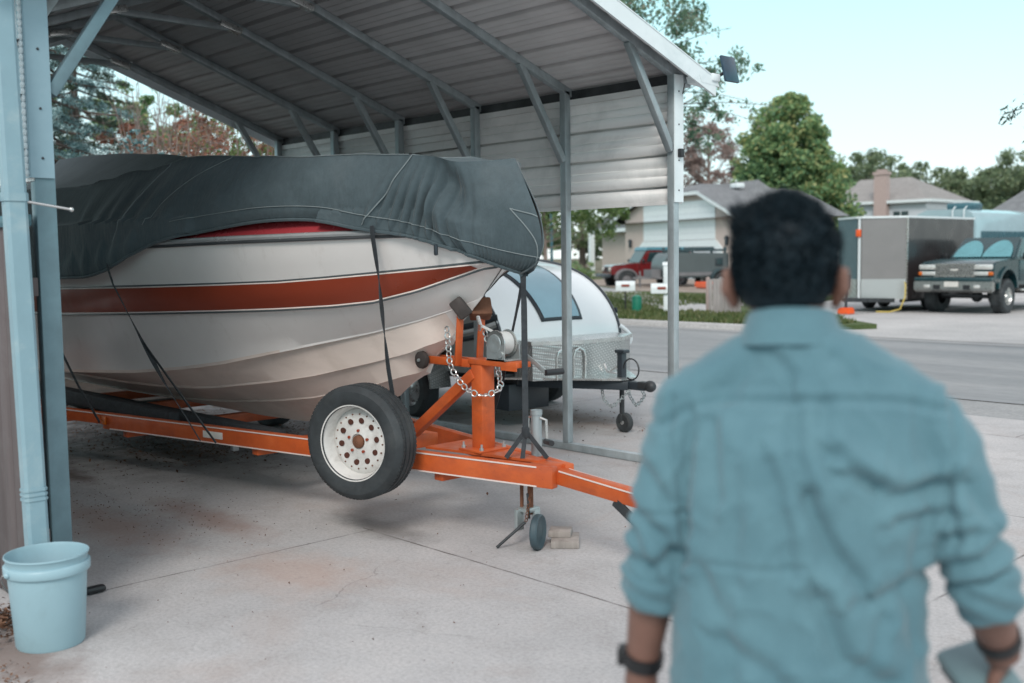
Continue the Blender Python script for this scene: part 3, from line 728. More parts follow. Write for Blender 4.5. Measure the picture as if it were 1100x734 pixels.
def band(name, m, a, b, fa, fb, xa, out, parent=bt, cut=None):
    mb = MB()
    for sd in (1, -1):
        rings = []
        for x in SX[::1]:
            if x > xa: continue
            st = station(x); (w0, z0), (w1, z1) = st[LV.index(a)], st[LV.index(b)]
            rg = []
            n = 3
            for k in range(n+1):
                t = fa+(fb-fa)*k/n; tt = min(max(t, 0), 1)
                bul = .014*math.sin(PI*tt)*min(1, (-4.0-x)/1.5)
                rg.append((x, YB-sd*(w0+(w1-w0)*t+bul+out), z0+(z1-z0)*t))
            rings.append(rg)
        mb.loft(rings, False)
    o = mb.part(name, m, parent, True); return o
stp = band('stripe', M['stripe'], 'sb', 'st', .0, 1.0, -4.30, .009)
def edge_line(name, m, lv, dz, hgt, xa, out, parent):
    mb = MB()
    for sd in (1, -1):
        rings = []
        for x in SX:
            if x > xa: continue
            st = station(x); i = LV.index(lv); w, z = st[i]
            rings.append([(x, YB-sd*(w+out), z+dz), (x, YB-sd*(w+out+.001), z+dz+hgt/2), (x, YB-sd*(w+out), z+dz+hgt)])
        mb.loft(rings, False)
    return mb.part(name, m, parent, True)
edge_line('pinstripe', M['pin'], 'st', .009, .012, -4.17, .010, bt)
edge_line('pinstripe', M['pinw'], 'st', .001, .007, -4.20, .010, bt)
edge_line('pinstripe', M['pin'], 'sb', -.020, .012, -4.17, .010, bt)
edge_line('pinstripe', M['pinw'], 'sb', -.008, .007, -4.20, .010, bt)
def rail_tube(zoff, r, out, name, m):
    mb = MB()
    for sd in (1, -1):
        path = []
        for x in SX[10:]:
            w, z = station(x)[-1]; path.append((x, YB-sd*(w+out), z+zoff))
        mb.tube(path, r, 8)
    return mb.part(name, m, bt, True)
rail_tube(0, .017, .004, 'rub_rail', M['rubrail'])
rail_tube(-.022, .009, .006, 'rub_insert', M['rub_dark'])
mb = MB(); rings = []
for x in SX[2:]:
    w, z = station(x)[-1]; h = .115*min(1, (-4.0-x)/.8)
    rg = []
    for k in range(13):
        t = -1+2*k/12; a = abs(t)
        rg.append((x, YB-t*w, z+.01+h*min(1, (1-a)*6)+.03*(1-a)))
    rings.append(rg)
mb.loft(rings, False); mb.part('deck', M['red_deck'], bt, True)
mb = MB(); mb.tube([(-4.44, YB, 1.21), (-4.40, YB-.02, 1.17), (-4.43, YB, 1.14)], .012, 8); mb.part('bow_eye', M['chrome'], bt, True)

# ------------------------------------------------------------------ boat cover
HEM = [(-9.9, 2.76, 1.50), (-8.6, 2.76, 1.44)]
def Gy(x, o=.0): return YB-G_(-4.0-x)-o
CVR = [  # rings: hem (x,y,z) ; top edge (x,y,z) ; centre z, centre x
 ((-10.0, 2.74, 1.40), (-10.1, 3.12, 2.12), (-10.4, 2.51)),
 ((-8.8, 2.74, 1.42), (-9.0, 3.06, 2.12), (-9.2, 2.47)),
 ((-7.40, 2.75, 1.44), (-7.75, 3.05, 2.08), (-8.0, 2.365)),
 ((-7.02, 2.76, 1.45), (-7.3, 3.02, 2.08), (-7.5, 2.30)),
 ((-6.70, 2.77, 1.50), (-6.85, 3.02, 2.10), (-7.0, 2.28)),
 ((-6.42, 2.80, 1.585), (-6.50, 3.06, 2.12), (-6.6, 2.22)),
 ((-6.13, 2.88, 1.665), (-6.08, 3.10, 2.155), (-6.1, 2.19)),
 ((-5.65, 3.02, 1.735), (-5.50, 3.20, 2.125), (-5.5, 2.13)),
 ((-5.30, 3.14, 1.765), (-5.10, 3.30, 2.110), (-5.1, 2.11)),
 ((-5.02, 3.27, 1.755), (-4.90, 3.40, 2.100), (-4.9, 2.10)),
 ((-4.76, 3.40, 1.700), (-4.70, 3.48, 2.095), (-4.7, 2.095)),
 ((-4.56, 3.51, 1.665), (-4.55, 3.54, 2.090), (-4.5, 2.09)),
 ((-4.42, 3.60, 1.620), (-4.42, 3.60, 2.075), (-4.4, 2.075)),
 ((-4.29, 3.68, 1.565), (-4.34, 3.66, 2.045), (-4.3, 2.05)),
 ((-4.20, 3.76, 1.515), (-4.27, 3.74, 2.040), (-4.22, 2.045)),
 ((-4.12, 3.84, 1.475), (-4.20, 3.82, 2.045), (-4.15, 2.05)),
 ((-4.065, 3.908, 1.448), (-4.125, 3.908, 2.055), (-4.125, 2.056))]
QS = [9*i/190 for i in range(190)]+[9+5*i/420 for i in range(420)]+[14+2*i/60 for i in range(61)]
NU, NV = len(QS)-1, 50
def cm(P, t):
    n = len(P)-1; t = min(max(t, 0), 1)*n; i = min(int(t), n-1); f = t-i
    p0, p1, p2, p3 = P[max(i-1, 0)], P[i], P[i+1], P[min(i+2, n)]
    return 0.5*((2*p1)+(-p0+p2)*f+(2*p0-5*p1+4*p2-p3)*f*f+(-p0+3*p1-3*p2+p3)*f**3)
HV = [Vector(c[0]) for c in CVR]; TV = [Vector(c[1]) for c in CVR]; CV_ = [Vector((c[2][0], YB, c[2][1])) for c in CVR]
NC = len(CVR)-1
def gauss(a, m, s): return math.exp(-((a-m)/s)**2)
# pleat centres in ring units
PLEATS = [(9.95, .085, .030), (10.25, .08, .026), (10.6, .09, .036), (10.95, .10, .044), (11.35, .11, .050), (11.8, .12, .044), (12.4, .16, .034), (13.2, .2, .026)]
FOLDS = [(3.1, .16, .030, .9), (3.75, .14, .026, .7), (4.4, .16, .030, .8), (5.05, .16, .024, .7), (5.8, .2, .018, .6), (6.6, .2, .014, .5), (2.3, .2, .03, .8)]
def cover_pt(u, v, sd=1, off=0):
    """u 0..1 stern to bow; v 0 hem, 1 centre line"""
    h, t, c = cm(HV, u), cm(TV, u), cm(CV_, u); q = u*NC
    VT = .62
    w = YB-h.y
    if v < VT:
        f = v/VT; p = h.lerp(t, f)
        # side bellies outward a little, tucks in at the elastic hem
        b = .045*math.sin(PI*f)*min(1, w*1.5)+(.045*math.sin(PI*min(1, f*1.4))*min(1, w*4) if q > 12 else 0)
        if q > 13.2:   # bow: forward bulge
            k = min(1, (q-13.2)/2.5); p = p+Vector((.165*k*math.sin(PI*min(1, f*1.0)**.68)*(1-.15*f), 0, 0)); b *= .4
        p.y -= b
        amp = 0
        for pc, pw, pa in PLEATS:
            cen = pc+(.55-.10*(pc-10))*f*1.2; amp += .95*pa*gauss(q, cen, pw*(1+f*1.2))*(1-f)**.8; amp -= .75*pa*gauss(q, cen+.15+.1*f, pw*.42*(1+f))*min(1, f*7)*(1-f)**.7
        for pc, pw, pa, sl_ in FOLDS:
            cen = pc+sl_*(f-.15)*1.5; amp += pa*gauss(q, cen, pw*(1+.8*f))*math.sin(PI*min(1, f*.9+.08))
        # sunken panel towards the bow
        amp -= .085*gauss(q, 13.4-1.0*f, .7)*math.sin(PI*min(1, max(0, (f-.36)/.64)))
        p.y -= amp; p.x += amp*.3
        hemr = math.exp(-(f/.07)**2); p.y -= .004*math.sin(q*42)*math.exp(-(f/.16)**2)*(1 if q > 9 else .3)
        p.y += .02*hemr
        if 9 < q < 12.6 or q < 6.5:
            lim = YB-G_(-4.0-p.x)-.036
            if p.z < 1.80: p.y = min(p.y, lim)
        p.y -= .018*(noise.noise(Vector((p.x*2.2, 3, p.z*3)))+.45*noise.noise(Vector((p.x*6+p.z*3, 7, p.z*4))))*math.sin(PI*min(1, f+.1))
    else:
        f = (v-VT)/(1-VT); p = t.lerp(c, f)
        sag = -.05*math.sin(PI*f)*(1 if q > 6 else 1.8) ; p.z += sag*(.5 if q > 8 else 1)*min(1, w)
        p.z += .010*noise.noise(Vector((p.x*3, p.y*3, 1)))
        for pc, pw, pa, sl_ in FOLDS: p.z += pa*.5*gauss(q, pc+.9*sl_+f*.6, pw*2)*(1-f)
    if sd < 0: p = Vector((p.x, 2*YB-p.y, p.z))
    return p
mb = MB(); rings = []
for i in range(NU+1):
    u = QS[i]/NC
    rg = [cover_pt(u, j/NV) for j in range(NV)]+[cover_pt(u, 1)]+[cover_pt(u, j/NV, -1) for j in range(NV-1, -1, -1)]
    rings.append(rg)
mb.loft(rings, False)
mb.add(rings[0], [tuple(range(len(rings[0])))])
cv = thing('boat_cover', 'dark grey canvas cover draped over the motorboat', 'boat cover', (-7, YB, 1.5))
o = mb.part('canvas', M['canvas'], cv, True, ang=60)
o.modifiers.new('t', 'SOLIDIFY').thickness = .004
mb = MB()   # rolled elastic hem
for sd in (1, -1): mb.tube([cover_pt(QS[i]/NC, 0.0, sd)+Vector((0, 0, -.004)) for i in range(0, NU+1, 3)], .010, 6)
mb.part('hem', M['canvas'], cv, True)
def seam(uv, nm='seam', r=.0034, m=None, n=60, offs=.004):
    for sd in (1, -1):
        path = []; mb = MB()
        for k in range(n+1):
            t = k/n*(len(uv)-1); i = min(int(t), len(uv)-2); f = t-i
            u = uv[i][0]*(1-f)+uv[i+1][0]*f; v = uv[i][1]*(1-f)+uv[i+1][1]*f
            p = cover_pt(u, v, sd); path.append(p+Vector((offs*.4, -offs*sd, offs*.5)))
        mb.tube(path, r, 5)
        mb.part(nm, m or M['cover_seam'], cv, True)
U = lambda q: q/NC
seam([(U(9.95), .03), (U(10.3), .22), (U(10.7), .42), (U(11.15), .62), (U(11.3), 1)])
seam([(U(6.2), .12), (U(7.5), .125), (U(9), .12), (U(10.9), .10), (U(12), .09), (U(13.5), .09), (U(16), .085)], n=160, r=.0026)
seam([(U(15.0), .34), (U(15.5), .32), (U(16), .30)], n=20); seam([(U(15.0), .34), (U(15.6), .18), (U(16), .03)], n=24)
seam([(U(5.5), .16), (U(6.0), .35), (U(6.6), .62)], r=.0026)
seam([(U(4.4), .14), (U(4.9), .35), (U(5.4), .62)], r=.0026)
seam([(U(2.0), .62), (U(4.0), .62), (U(6.5), .62), (U(11), .62)], n=140, r=.0024)
mb = MB(); p = cover_pt(U(12.15), 0); mb.box(p+Vector((0, -.01, -.03)), (.02, .02, .06), bev=.007); mb.part('toggle', M['black_trim'], cv, True)

# ------------------------------------------------------------------ boat trailer
tr = thing('boat_trailer', 'orange steel boat trailer carrying the white motorboat', 'boat trailer', (-6, YB, 0))
def part(mb, name, m, par=tr, **k): return mb.part(name, m, par, True, **k)
ZT, RH = .470, .112
RA, RB = Vector((-9.6, 2.62, ZT)), Vector((-3.80, 3.855, ZT-.005))
for sd in (1, -1):
    f = lambda p: Vector((p.x, YB+(p.y-YB)*sd, p.z))
    a, b = f(RA), f(RB); mb = MB(); d = Vector((0, 0, -RH/2))
    k1 = a.lerp(b, .36)
    mb.bar(k1+d, b+d, .055, RH, .005); part(mb, 'frame_rail', M['orange'])
    mb = MB(); mb.bar(a+d*.72, k1+d*.72+(b-a).normalized()*-.002, .052, RH*.72, .005); part(mb, 'frame_rail', M['orange'])
    for zz, t0 in ((-.006, 0), (-RH+.006, .375)):
        off = Vector((-.0, -sd*.0305, zz)); mb = MB(); mb.bar(a.lerp(b, t0)+off, a.lerp(b, .985)+off, .003, .0075, 0); part(mb, 'pinstripe', M['pinw'])
    q = a.lerp(b, .545); mb = MB(); mb.bar(q+Vector((0, -sd*.031, -.055)), q.lerp(b, .07)+Vector((0, -sd*.031, -.055)), .004, .045, .001)
    part(mb, 'rating_plate', M['plate'])
    q = a.lerp(b, .365); mb = MB(); mb.box(q+Vector((0, -sd*.034, -.05)), (.055, .018, .06), bev=.005); part(mb, 'side_marker', M['amber'])
for xx in (-4.55, -6.0, -7.3, -8.4, -9.3):
    t = (xx-RA.x)/(RB.x-RA.x); hy = YB-(RA.y+(RB.y-RA.y)*t); mb = MB(); mb.bb((xx-.035, YB-hy, ZT-.16), (xx+.035, YB+hy, ZT-.085), .005); part(mb, 'cross_member', M['orange'])
for sd in (1, -1):
    mb = MB(); mb.bar((-5.9, YB-sd*.40, .40), (-9.6, YB-sd*.60, .44), .10, .13, .01); part(mb, 'bunk', M['webbing'])
    mb = MB(); mb.bar((-6.9, YB-sd*.62, .455), (-9.6, YB-sd*.72, .50), .08, .10, .01); part(mb, 'bunk', M['webbing'])
    for xx in (-6.3, -8.2, -9.3):
        mb = MB(); mb.bb((xx-.02, YB-sd*.5-.02, .30), (xx+.02, YB-sd*.5+.02, .44)); part(mb, 'bunk_bracket', M['galv'])
    for xx in (-8.75,):
        w = thing('x', 'x', 'x') if 0 else None
        c = (xx, YB-sd*1.22, .31); mb = MB(); prof = [(.19, -.09), (.27, -.10), (.305, -.085), (.315, -.05), (.315, .05), (.305, .085), (.27, .10), (.19, .09)]
        mb.lathe(prof, c, 'Y', 36); wt = part(mb, 'trailer_wheel', M['rubber'])
        mb = MB(); mb.lathe([(.19, -.085), (.17, -.06), (.12, -.02), (.001, -.03)] if sd > 0 else [(.19, .085), (.17, .06), (.12, .02), (.001, .03)], (c[0]+6, c[1]-YB, c[2]), 'Y', 36)
        r_ = mb.part('rim', M['rim'], wt)
    mb = MB(); arc = [(-8.75+.44*math.cos(a), .30+.42*math.sin(a)) for a in [PI*k/14 for k in range(15)]]
    prof = [(x_, z_) for x_, z_ in arc]+[(x_*1.0+(.02 if x_ > -8.75 else -.02)*-1, z_-.012) for x_, z_ in reversed(arc)]
    mb.prism(prof, YB-sd*1.09, YB-sd*1.36, 'Y'); part(mb, 'fender', M['orange'])
mb = MB(); mb.bb((-8.80, YB-1.15, .27), (-8.70, YB+1.15, .35)); part(mb, 'axle', M['dark_steel'])
# tongue
TE = Vector((-2.75, YB, .335))
mb = MB(); mb.bar((-3.92, YB, ZT-.055), TE, .076, .076, .005); part(mb, 'tongue', M['orange'])
mb = MB(); mb.bb((-3.98, YB-.062, ZT-RH+.003), (-3.83, YB+.062, ZT-.004), .006); part(mb, 'tongue_gusset', M['orange'])
mb = MB()
for sd in (1, -1): mb.bar((-3.79, YB-sd*.0395, ZT-.028), (-2.9, YB-sd*.0395, .372), .003, .007, 0)
part(mb, 'tongue_pinstripe', M['pinw'])
mb = MB(); mb.bar((-2.80, YB, .345), (-2.55, YB, .335), .07, .06, .012); mb.ball((-2.52, YB, .33), (.06, .05, .045)); part(mb, 'coupler', M['zinc'])
mb = MB(); mb.bar((-3.42, YB-.03, .345), (-3.15, YB-.05, .20), .012, .05, .002); part(mb, 'safety_hook', M['dark_steel'])
# A-frame deck plates and pads
mb = MB(); mb.prism([(-4.72, YB-.165), (-3.95, YB-.03), (-3.95, YB+.03), (-4.72, YB+.165)], ZT-.008, ZT+.005, 'Z'); part(mb, 'deck_plate', M['orange'])
mb = MB(); mb.bb((-5.12, YB-.10, ZT-.06), (-4.98, YB+.14, ZT+.018), .004); part(mb, 'mount_block', M['orange'])
# winch post
XP = -4.405
mb = MB(); mb.bb((XP-.045, YB-.05, ZT+.01), (XP+.045, YB+.045, .955), .006); part(mb, 'winch_post', M['orange'])
mb = MB(); mb.bb((XP-.09, YB-.11, ZT+.005), (XP+.09, YB+.10, ZT+.017), .002); part(mb, 'foot_plate', M['orange'])
mb = MB()
for dx, dy in ((-.075, -.085), (.075, -.085), (-.075, .08), (.075, .08)):
    mb.cyl((XP+dx, YB+dy, ZT+.015), (XP+dx, YB+dy, ZT+.030), .012, 6); mb.cyl((XP+dx, YB+dy, ZT+.03), (XP+dx, YB+dy, ZT+.05), .006, 8)
part(mb, 'bolt', M['zinc'])
mb = MB(); mb.bar((XP-.03, YB-.03, .90), (-5.02, YB-.03, ZT+.02), .055, .06, .005); part(mb, 'diagonal_brace', M['orange'])
mb = MB(); mb.cyl((-5.04, YB-.10, ZT+.02), (-5.04, YB-.07, ZT+.045), .012, 8); mb.ball((-5.06, YB-.09, ZT+.03), .018, 8, 6); part(mb, 'brace_bolt', M['zinc'])
mb = MB(); mb.bb((-4.82, YB-.055, .932), (-4.46, YB-.030, .976), .004); mb.bb((-4.82, YB+.03, .932), (-4.46, YB+.055, .976), .004)
mb.bb((-4.47, YB-.055, .952), (-4.08, YB+.055, .982), .004); mb.bb((-4.20, YB-.055, .935), (-4.08, YB-.048, .955), 0); part(mb, 'arm', M['orange'])
for yy in (-.09, .10):
    mb = MB(); mb.lathe([(.001, -.022), (.030, -.022), (.048, -.015), (.052, 0), (.048, .015), (.030, .022), (.001, .022)], (-4.83, YB+yy, .955), 'Y', 22); ro = part(mb, 'roller', M['block_rubber'])
mb = MB(); mb.cyl((-4.83, YB-.12, .955), (-4.83, YB+.12, .955), .010, 8); part(mb, 'roller_pin', M['zinc'])
for yy in (-.075, .085):
    mb = MB(); mb.bar((-4.53, YB+yy, .94), (-4.50, YB+yy, 1.235), .014, .045, .004, up=(0, 1, 0)); part(mb, 'stop_upright', M['orange'])
    mb = MB(); mb.ball((-4.495, YB+yy-.012, 1.215), .013, 8, 6); part(mb, 'stop_bolt', M['zinc'])
mb = MB(); mb.box((-4.485, YB-.085, 1.262), (.075, .065, .115), bev=.010, rot=Matrix.Rotation(R(42), 3, 'Z') @ Matrix.Rotation(R(-38), 3, 'Y'))
part(mb, 'bow_stop', M['block_rubber'])
mb = MB(); mb.box((-4.51, YB+.08, 1.25), (.09, .12, .11), bev=.012, rot=Matrix.Rotation(R(-30), 3, 'Z') @ Matrix.Rotation(R(-30), 3, 'Y')); part(mb, 'bow_stop', M['rust'])
# winch
WX, WZ = -4.235, 1.045
mb = MB(); mb.bb((WX-.07, YB-.06, .985), (WX+.07, YB-.054, 1.07)); mb.bb((WX-.07, YB+.05, .985), (WX+.07, YB+.056, 1.07)); mb.bb((WX-.075, YB-.06, .985), (WX+.08, YB+.056, .992))
part(mb, 'winch_frame', M['zinc'])
mb = MB(); mb.lathe([(.001, -.050), (.072, -.050), (.074, -.045), (.045, -.040), (.045, .038), (.074, .042), (.072, .047), (.001, .047)], (WX-.01, YB, 1.075), 'Y', 36); part(mb, 'winch_drum', M['chrome'])
mb = MB(); mb.lathe([(.044, -.036), (.062, -.033), (.064, 0), (.062, .033), (.044, .036)], (WX-.01, YB, 1.075), 'Y', 30); part(mb, 'winch_strap_coil', M['pale_web'])
mb = MB(); mb.lathe([(.001, -.064), (.02, -.066), (.05, -.062), (.052, -.056), (.001, -.056)], (WX-.01, YB, 1.075), 'Y', 24); mb.lathe([(.001, -.07), (.018, -.07), (.018, -.06), (.001, -.06)], (WX+.045, YB, 1.02), 'Y', 16)
part(mb, 'winch_gear', M['zinc'])
mb = MB(); mb.bar((WX-.05, YB, 1.125), (-4.42, YB, 1.165), .030, .004, 0); part(mb, 'winch_strap', M['pale_web'])
mb = MB(); mb.bar((WX+.045, YB+.085, 1.03), (WX+.24, YB+.085, .925), .007, .028, .002); part(mb, 'crank_arm', M['zinc'])
mb = MB(); mb.cyl((WX+.24, YB+.08, .925), (WX+.26, YB+.19, .925), .017, 12); part(mb, 'crank_grip', M['black'])
# dark winch cover lump behind
# chain
def chain(pts, r=.0075, L=.050, W=.017):
    P = [Vector(p) for p in pts]; cum = [0]
    for a, b in zip(P, P[1:]): cum.append(cum[-1]+(b-a).length)
    def at(s):
        i = min(max(np.searchsorted(cum, s)-1, 0), len(P)-2); f = (s-cum[i])/(cum[i+1]-cum[i]); return P[i].lerp(P[i+1], f)
    mb = MB(); s = 0; k = 0; step = L-2.1*r
    while s+L < cum[-1]:
        a, b = at(s), at(s+L*.8); c = (a+b)/2; t = (b-a).normalized(); u = t.orthogonal().normalized(); u = Matrix.Rotation(R(45)+(PI/2)*(k % 2), 3, t) @ u
        path = []
        for j in range(14):
            an = 2*PI*j/14; path.append(c+t*(L/2-r)*math.cos(an)*(1)+u*W*math.sin(an)*(1 if abs(math.cos(an)) < .8 else 1))
        n_ = u.cross(t); rings = []
        for j in range(14):
            pp = path[j]; tt = (path[(j+1) % 14]-path[j-1]).normalized(); bb_ = n_; aa = bb_.cross(tt)
            rings.append([pp+(aa*math.cos(2*PI*q/7)+bb_*math.sin(2*PI*q/7))*r*.62 for q in range(7)])
        rings.append(rings[0]); mb.loft(rings, True, False); s += step; k += 1
    return mb
def sagline(a, b, sag, n=16):
    a, b = Vector(a), Vector(b); return [a.lerp(b, i/n)+Vector((0, 0, -sag*4*(i/n)*(1-i/n))) for i in range(n+1)]
ch = sagline((-4.53, YB-.15, 1.165), (-4.50, YB-.16, .96), .0)+[Vector((-4.47, YB-.15, .90)), Vector((-4.42, YB-.13, .835)), Vector((-4.37, YB-.105, .80)), Vector((-4.32, YB-.08, .79)), Vector((-4.29, YB-.03, .80)), Vector((-4.30, YB+.04, .83)), Vector((-4.36, YB+.07, .92)), Vector((-4.42, YB+.06, 1.05)), Vector((-4.44, YB+.04, 1.15))]
part(chain(ch), 'safety_chain', M['chrome'])
# tongue jack with wheel, prop rod
JX = -4.09
mb = MB(); mb.cyl((JX, YB+.10, .38), (JX, YB+.10, .70), .029, 16); mb.cyl((JX, YB+.10, .69), (JX, YB+.10, .715), .033, 16)
part(mb, 'jack_tube', M['galv'])
mb = MB(); mb.tube([(JX-.03, YB+.10, .68), (JX-.055, YB+.09, .67), (JX-.05, YB+.08, .60)], .009, 6); mb.tube([(JX+.03, YB+.10, .675), (JX+.065, YB+.11, .665), (JX+.068, YB+.11, .56), (JX+.066, YB+.10, .555)], .008, 6)
part(mb, 'jack_crank', M['chrome'])
mb = MB(); mb.cyl((JX+.07, YB+.10, .552), (JX+.155, YB+.06, .556), .016, 10); part(mb, 'jack_grip', M['black'])
JX = -4.04
mb = MB(); mb.cyl((JX+.0, YB, .17), (JX+.0, YB, ZT-.1), .016, 10); mb.cyl((JX-.035, YB-.03, .19), (JX-.035, YB-.03, ZT-.1), .010, 8); part(mb, 'jack_leg', M['rust'])
mb = MB(); mb.bb((JX-.055, YB-.07, .085), (JX-.03, YB-.02, .20), .004); mb.bb((JX+.01, YB-.0, .085), (JX+.03, YB+.045, .20), .004); mb.bb((JX-.05, YB-.05, .185), (JX+.03, YB+.04, .21), .004); part(mb, 'caster_fork', M['zinc'])
JX += .05
M['teal_wheel'] = mat('teal_plastic', (.045, .075, .09), .5, 0, .15, 9)
mb = MB(); 
prof = [(.001, -.012), (.03, -.014), (.05, -.008), (.07, -.012), (.088, -.020), (.094, -.012), (.094, .012), (.088, .020), (.07, .012), (.05, .008), (.03, .014), (.001, .012)]
mb.lathe(prof, (0, 0, 0), 'Y', 28); mb.xf(Matrix.Translation((JX+.035, YB-.03, .094)) @ Matrix.Rotation(R(-62), 4, 'Z')); part(mb, 'jack_wheel', M['teal_wheel'])
mb = MB(); mb.cyl((JX-.03, YB-.06, .14), (JX-.135, YB-.17, .006), .008, 8); mb.cyl((JX-.02, YB-.04, .16), (JX+.0, YB-.07, .30), .006, 8); part(mb, 'prop_rod', M['dark_steel'])
mb = chain(sagline((JX+.01, YB-.05, .34), (JX-.02, YB-.07, .12), .0), .004, .028, .009); part(mb, 'jack_chain', M['rust'])
# spare wheel
SC = Vector((-4.83, 3.385, .54)); 
sp = bpy.data.objects.new('spare_wheel', None); COL.objects.link(sp); sp.parent = tr; sp.location = SC-Vector((-6, YB, 0)); sp.rotation_euler = (0, R(3), R(20)); sp.empty_display_size = .1
mb = MB(); ro, wd = .315, .092
prof = []
for a_, r_ in ((-.080, .200), (-.090, .215), (-.098, .25), (-.094, .283), (-.078, ro-.010), (-.066, ro-.002), (-.046, ro), (-.044, ro-.009), (-.036, ro-.009), (-.034, ro+.001), (-.006, ro+.002), (-.004, ro-.008), (.004, ro-.008), (.006, ro+.002),
               (.034, ro+.001), (.036, ro-.009), (.044, ro-.009), (.046, ro), (.066, ro-.002), (.078, ro-.010), (.094, .283), (.098, .25), (.090, .215), (.080, .200)): prof.append((r_, a_))
mb.lathe(prof, n=72, axis='Y')
for k in range(84):   # fine shoulder sipes
    a = 2*PI*k/84
    for y_ in (-.056, .056): mb.box(((ro-.0025)*math.cos(a), y_, (ro-.0025)*math.sin(a)), (.0075, .020, .016), rot=Matrix.Rotation(-a, 3, 'Y'))
ty = mb.part('tyre', M['rubber'], sp, ang=25)
mb = MB(); mb.lathe([(.204, -.088), (.211, -.090), (.213, -.082), (.203, -.072), (.196, -.055), (.190, -.030), (.182, .000), (.174, -.010), (.150, -.022), (.135, -.026), (.105, -.018), (.092, -.022), (.062, -.030), (.045, -.034), (.040, -.024), (.001, -.024)], n=64, axis='Y')
mb.lathe([(.190, .08), (.205, .088), (.212, .085), (.19, .02), (.182, .0)], n=48, axis='Y')
rm = mb.part('rim', M['rim'], sp, ang=40)
for k in range(10):
    a = 2*PI*k/10+.2; c = (.118*math.cos(a), -.0245, .118*math.sin(a)); mb = MB(); mb.cyl((c[0], -.0265, c[2]), (c[0], .0, c[2]), .0165, 14)
    mb.part('vent_hole', M['hole'], sp)
mb = MB()
for k in range(20):
    a = 2*PI*k/20; mb.cyl((.152*math.cos(a), -.0245, .152*math.sin(a)), (.152*math.cos(a), -.018, .152*math.sin(a)), .0048, 8)
mb.part('rivet_ring', M['rust'], sp)
mb = MB()
for k in range(5):
    a = 2*PI*k/5+PI/2; mb.cyl((.062*math.cos(a), -.040, .062*math.sin(a)), (.062*math.cos(a), -.02, .062*math.sin(a)), .0085, 6)
mb.part('lug_nut', M['stripe'], sp)
mb = MB(); mb.lathe([(.001, -.048), (.012, -.048), (.028, -.040), (.036, -.036), (.038, -.015)], n=24, axis='Y'); mb.part('hub', M['rust'], sp)
mb = MB(); mb.bar(SC+Vector((-.02, .03, -.04)), (-4.85, 3.58, .44), .05, .05, .004); part(mb, 'spare_bracket', M['orange'])

# wood blocks behind the jack wheel
for i, (loc, d, rz) in enumerate([((-3.925, 4.055, .021), (.15, .20, .040), .75), ((-3.965, 4.06, .0585), (.12, .12, .034), .66)]):
    mb = MB(); mb.box((0, 0, 0), d, bev=.004); o = mb.part('paving_block', M['wood_grey']); o.location = loc; o.rotation_euler = (0, 0, rz)
    tag(o, ['flat grey block on the concrete beside the boat trailer jack wheel', 'smaller grey block resting on the flat block at the jack wheel'][i], 'block')

# tie down straps
def ribbon(pts, w=.028, t=.0025, up=(1, 0, 0), twist=None):
    mb = MB(); P = [Vector(p) for p in pts]; rings = []
    for i, p in enumerate(P):
        tn = (P[min(i+1, len(P)-1)]-P[max(i-1, 0)]).normalized(); u = Vector(up); a = (u-tn*u.dot(tn)).normalized()
        if twist: a = Matrix.Rotation(twist(i/(len(P)-1)), 3, tn) @ a
        b = tn.cross(a); rings.append([p+a*w/2+b*t, p-a*w/2+b*t, p-a*w/2-b*t, p+a*w/2-b*t])
    mb.loft(rings, True, True); return mb
def line_(a, b, n=10): a, b = Vector(a), Vector(b); return [a.lerp(b, i/n) for i in range(n+1)]
GS = 'tie down straps between cover and trailer'
def hull_pt(x, f, out=.012):
    st = station(x); n = len(st)-1; t = f*n; i = min(int(t), n-1); q = t-i
    w = st[i][0]*(1-q)+st[i+1][0]*q; z = st[i][1]*(1-q)+st[i+1][1]*q; return Vector((x, YB-w-out-.015, z))
s1 = [Vector((-4.72, 3.395, 1.70)), Vector((-4.72, 3.40, 1.68))]+[Vector((-4.73+.01*t, 3.41, 1.66-t*.12)) for t in range(1, 5)]
s1 = [(x_+.035, y_, z_) for x_, y_, z_ in [(-4.735, 3.395, 1.715), (-4.73, 3.395, 1.66), (-4.72, 3.42, 1.45), (-4.715, 3.44, 1.20), (-4.72, 3.47, .95), (-4.72, 3.53, .60), (-4.72, 3.57, .47)]]
def resamp(P, n=40):
    P = [Vector(p) for p in P]; out = []
    for k in range(n+1):
        t = k/n*(len(P)-1); i = min(int(t), len(P)-2); out.append(P[i].lerp(P[i+1], t-i))
    return out
st_mb = ribbon(resamp(s1), .034, twist=lambda t: 1.2*math.exp(-((t-.45)/.12)**2))
solo(st_mb, 'tie_down_strap', M['webbing'], 'black strap hanging straight down the hull just above the spare wheel', 'strap', (-4.72, 3.40, 1.7), GS)
s2 = [(-6.66, 2.765, 1.52), (-6.55, 2.755, 1.40), (-6.33, 2.83, 1.05), (-6.20, 2.90, .80), (-6.0, 3.02, .45)]
st_mb = ribbon(resamp(s2), .036, twist=lambda t: .3+.8*math.exp(-((t-.6)/.15)**2)); st_mb2 = ribbon(resamp([s2[2], (-6.10, 2.94, .75), (-5.86, 3.05, .45)]), .022)
st_mb.add(st_mb2.v, st_mb2.f)
solo(st_mb, 'tie_down_strap', M['webbing'], 'black forked strap running diagonally down from the drooping cover corner', 'strap', (-6.6, 2.8, 1.5), GS)
s3 = [(-7.75, 2.76, 1.44), (-7.75, 2.78, 1.1), (-7.42, 2.84, .70), (-7.22, 2.90, .45)]
solo(ribbon(resamp(s3), .03), 'tie_down_strap', M['webbing'], 'black strap lowest at left just right of the corner post', 'strap', (-7.7, 2.8, 1.4), GS)
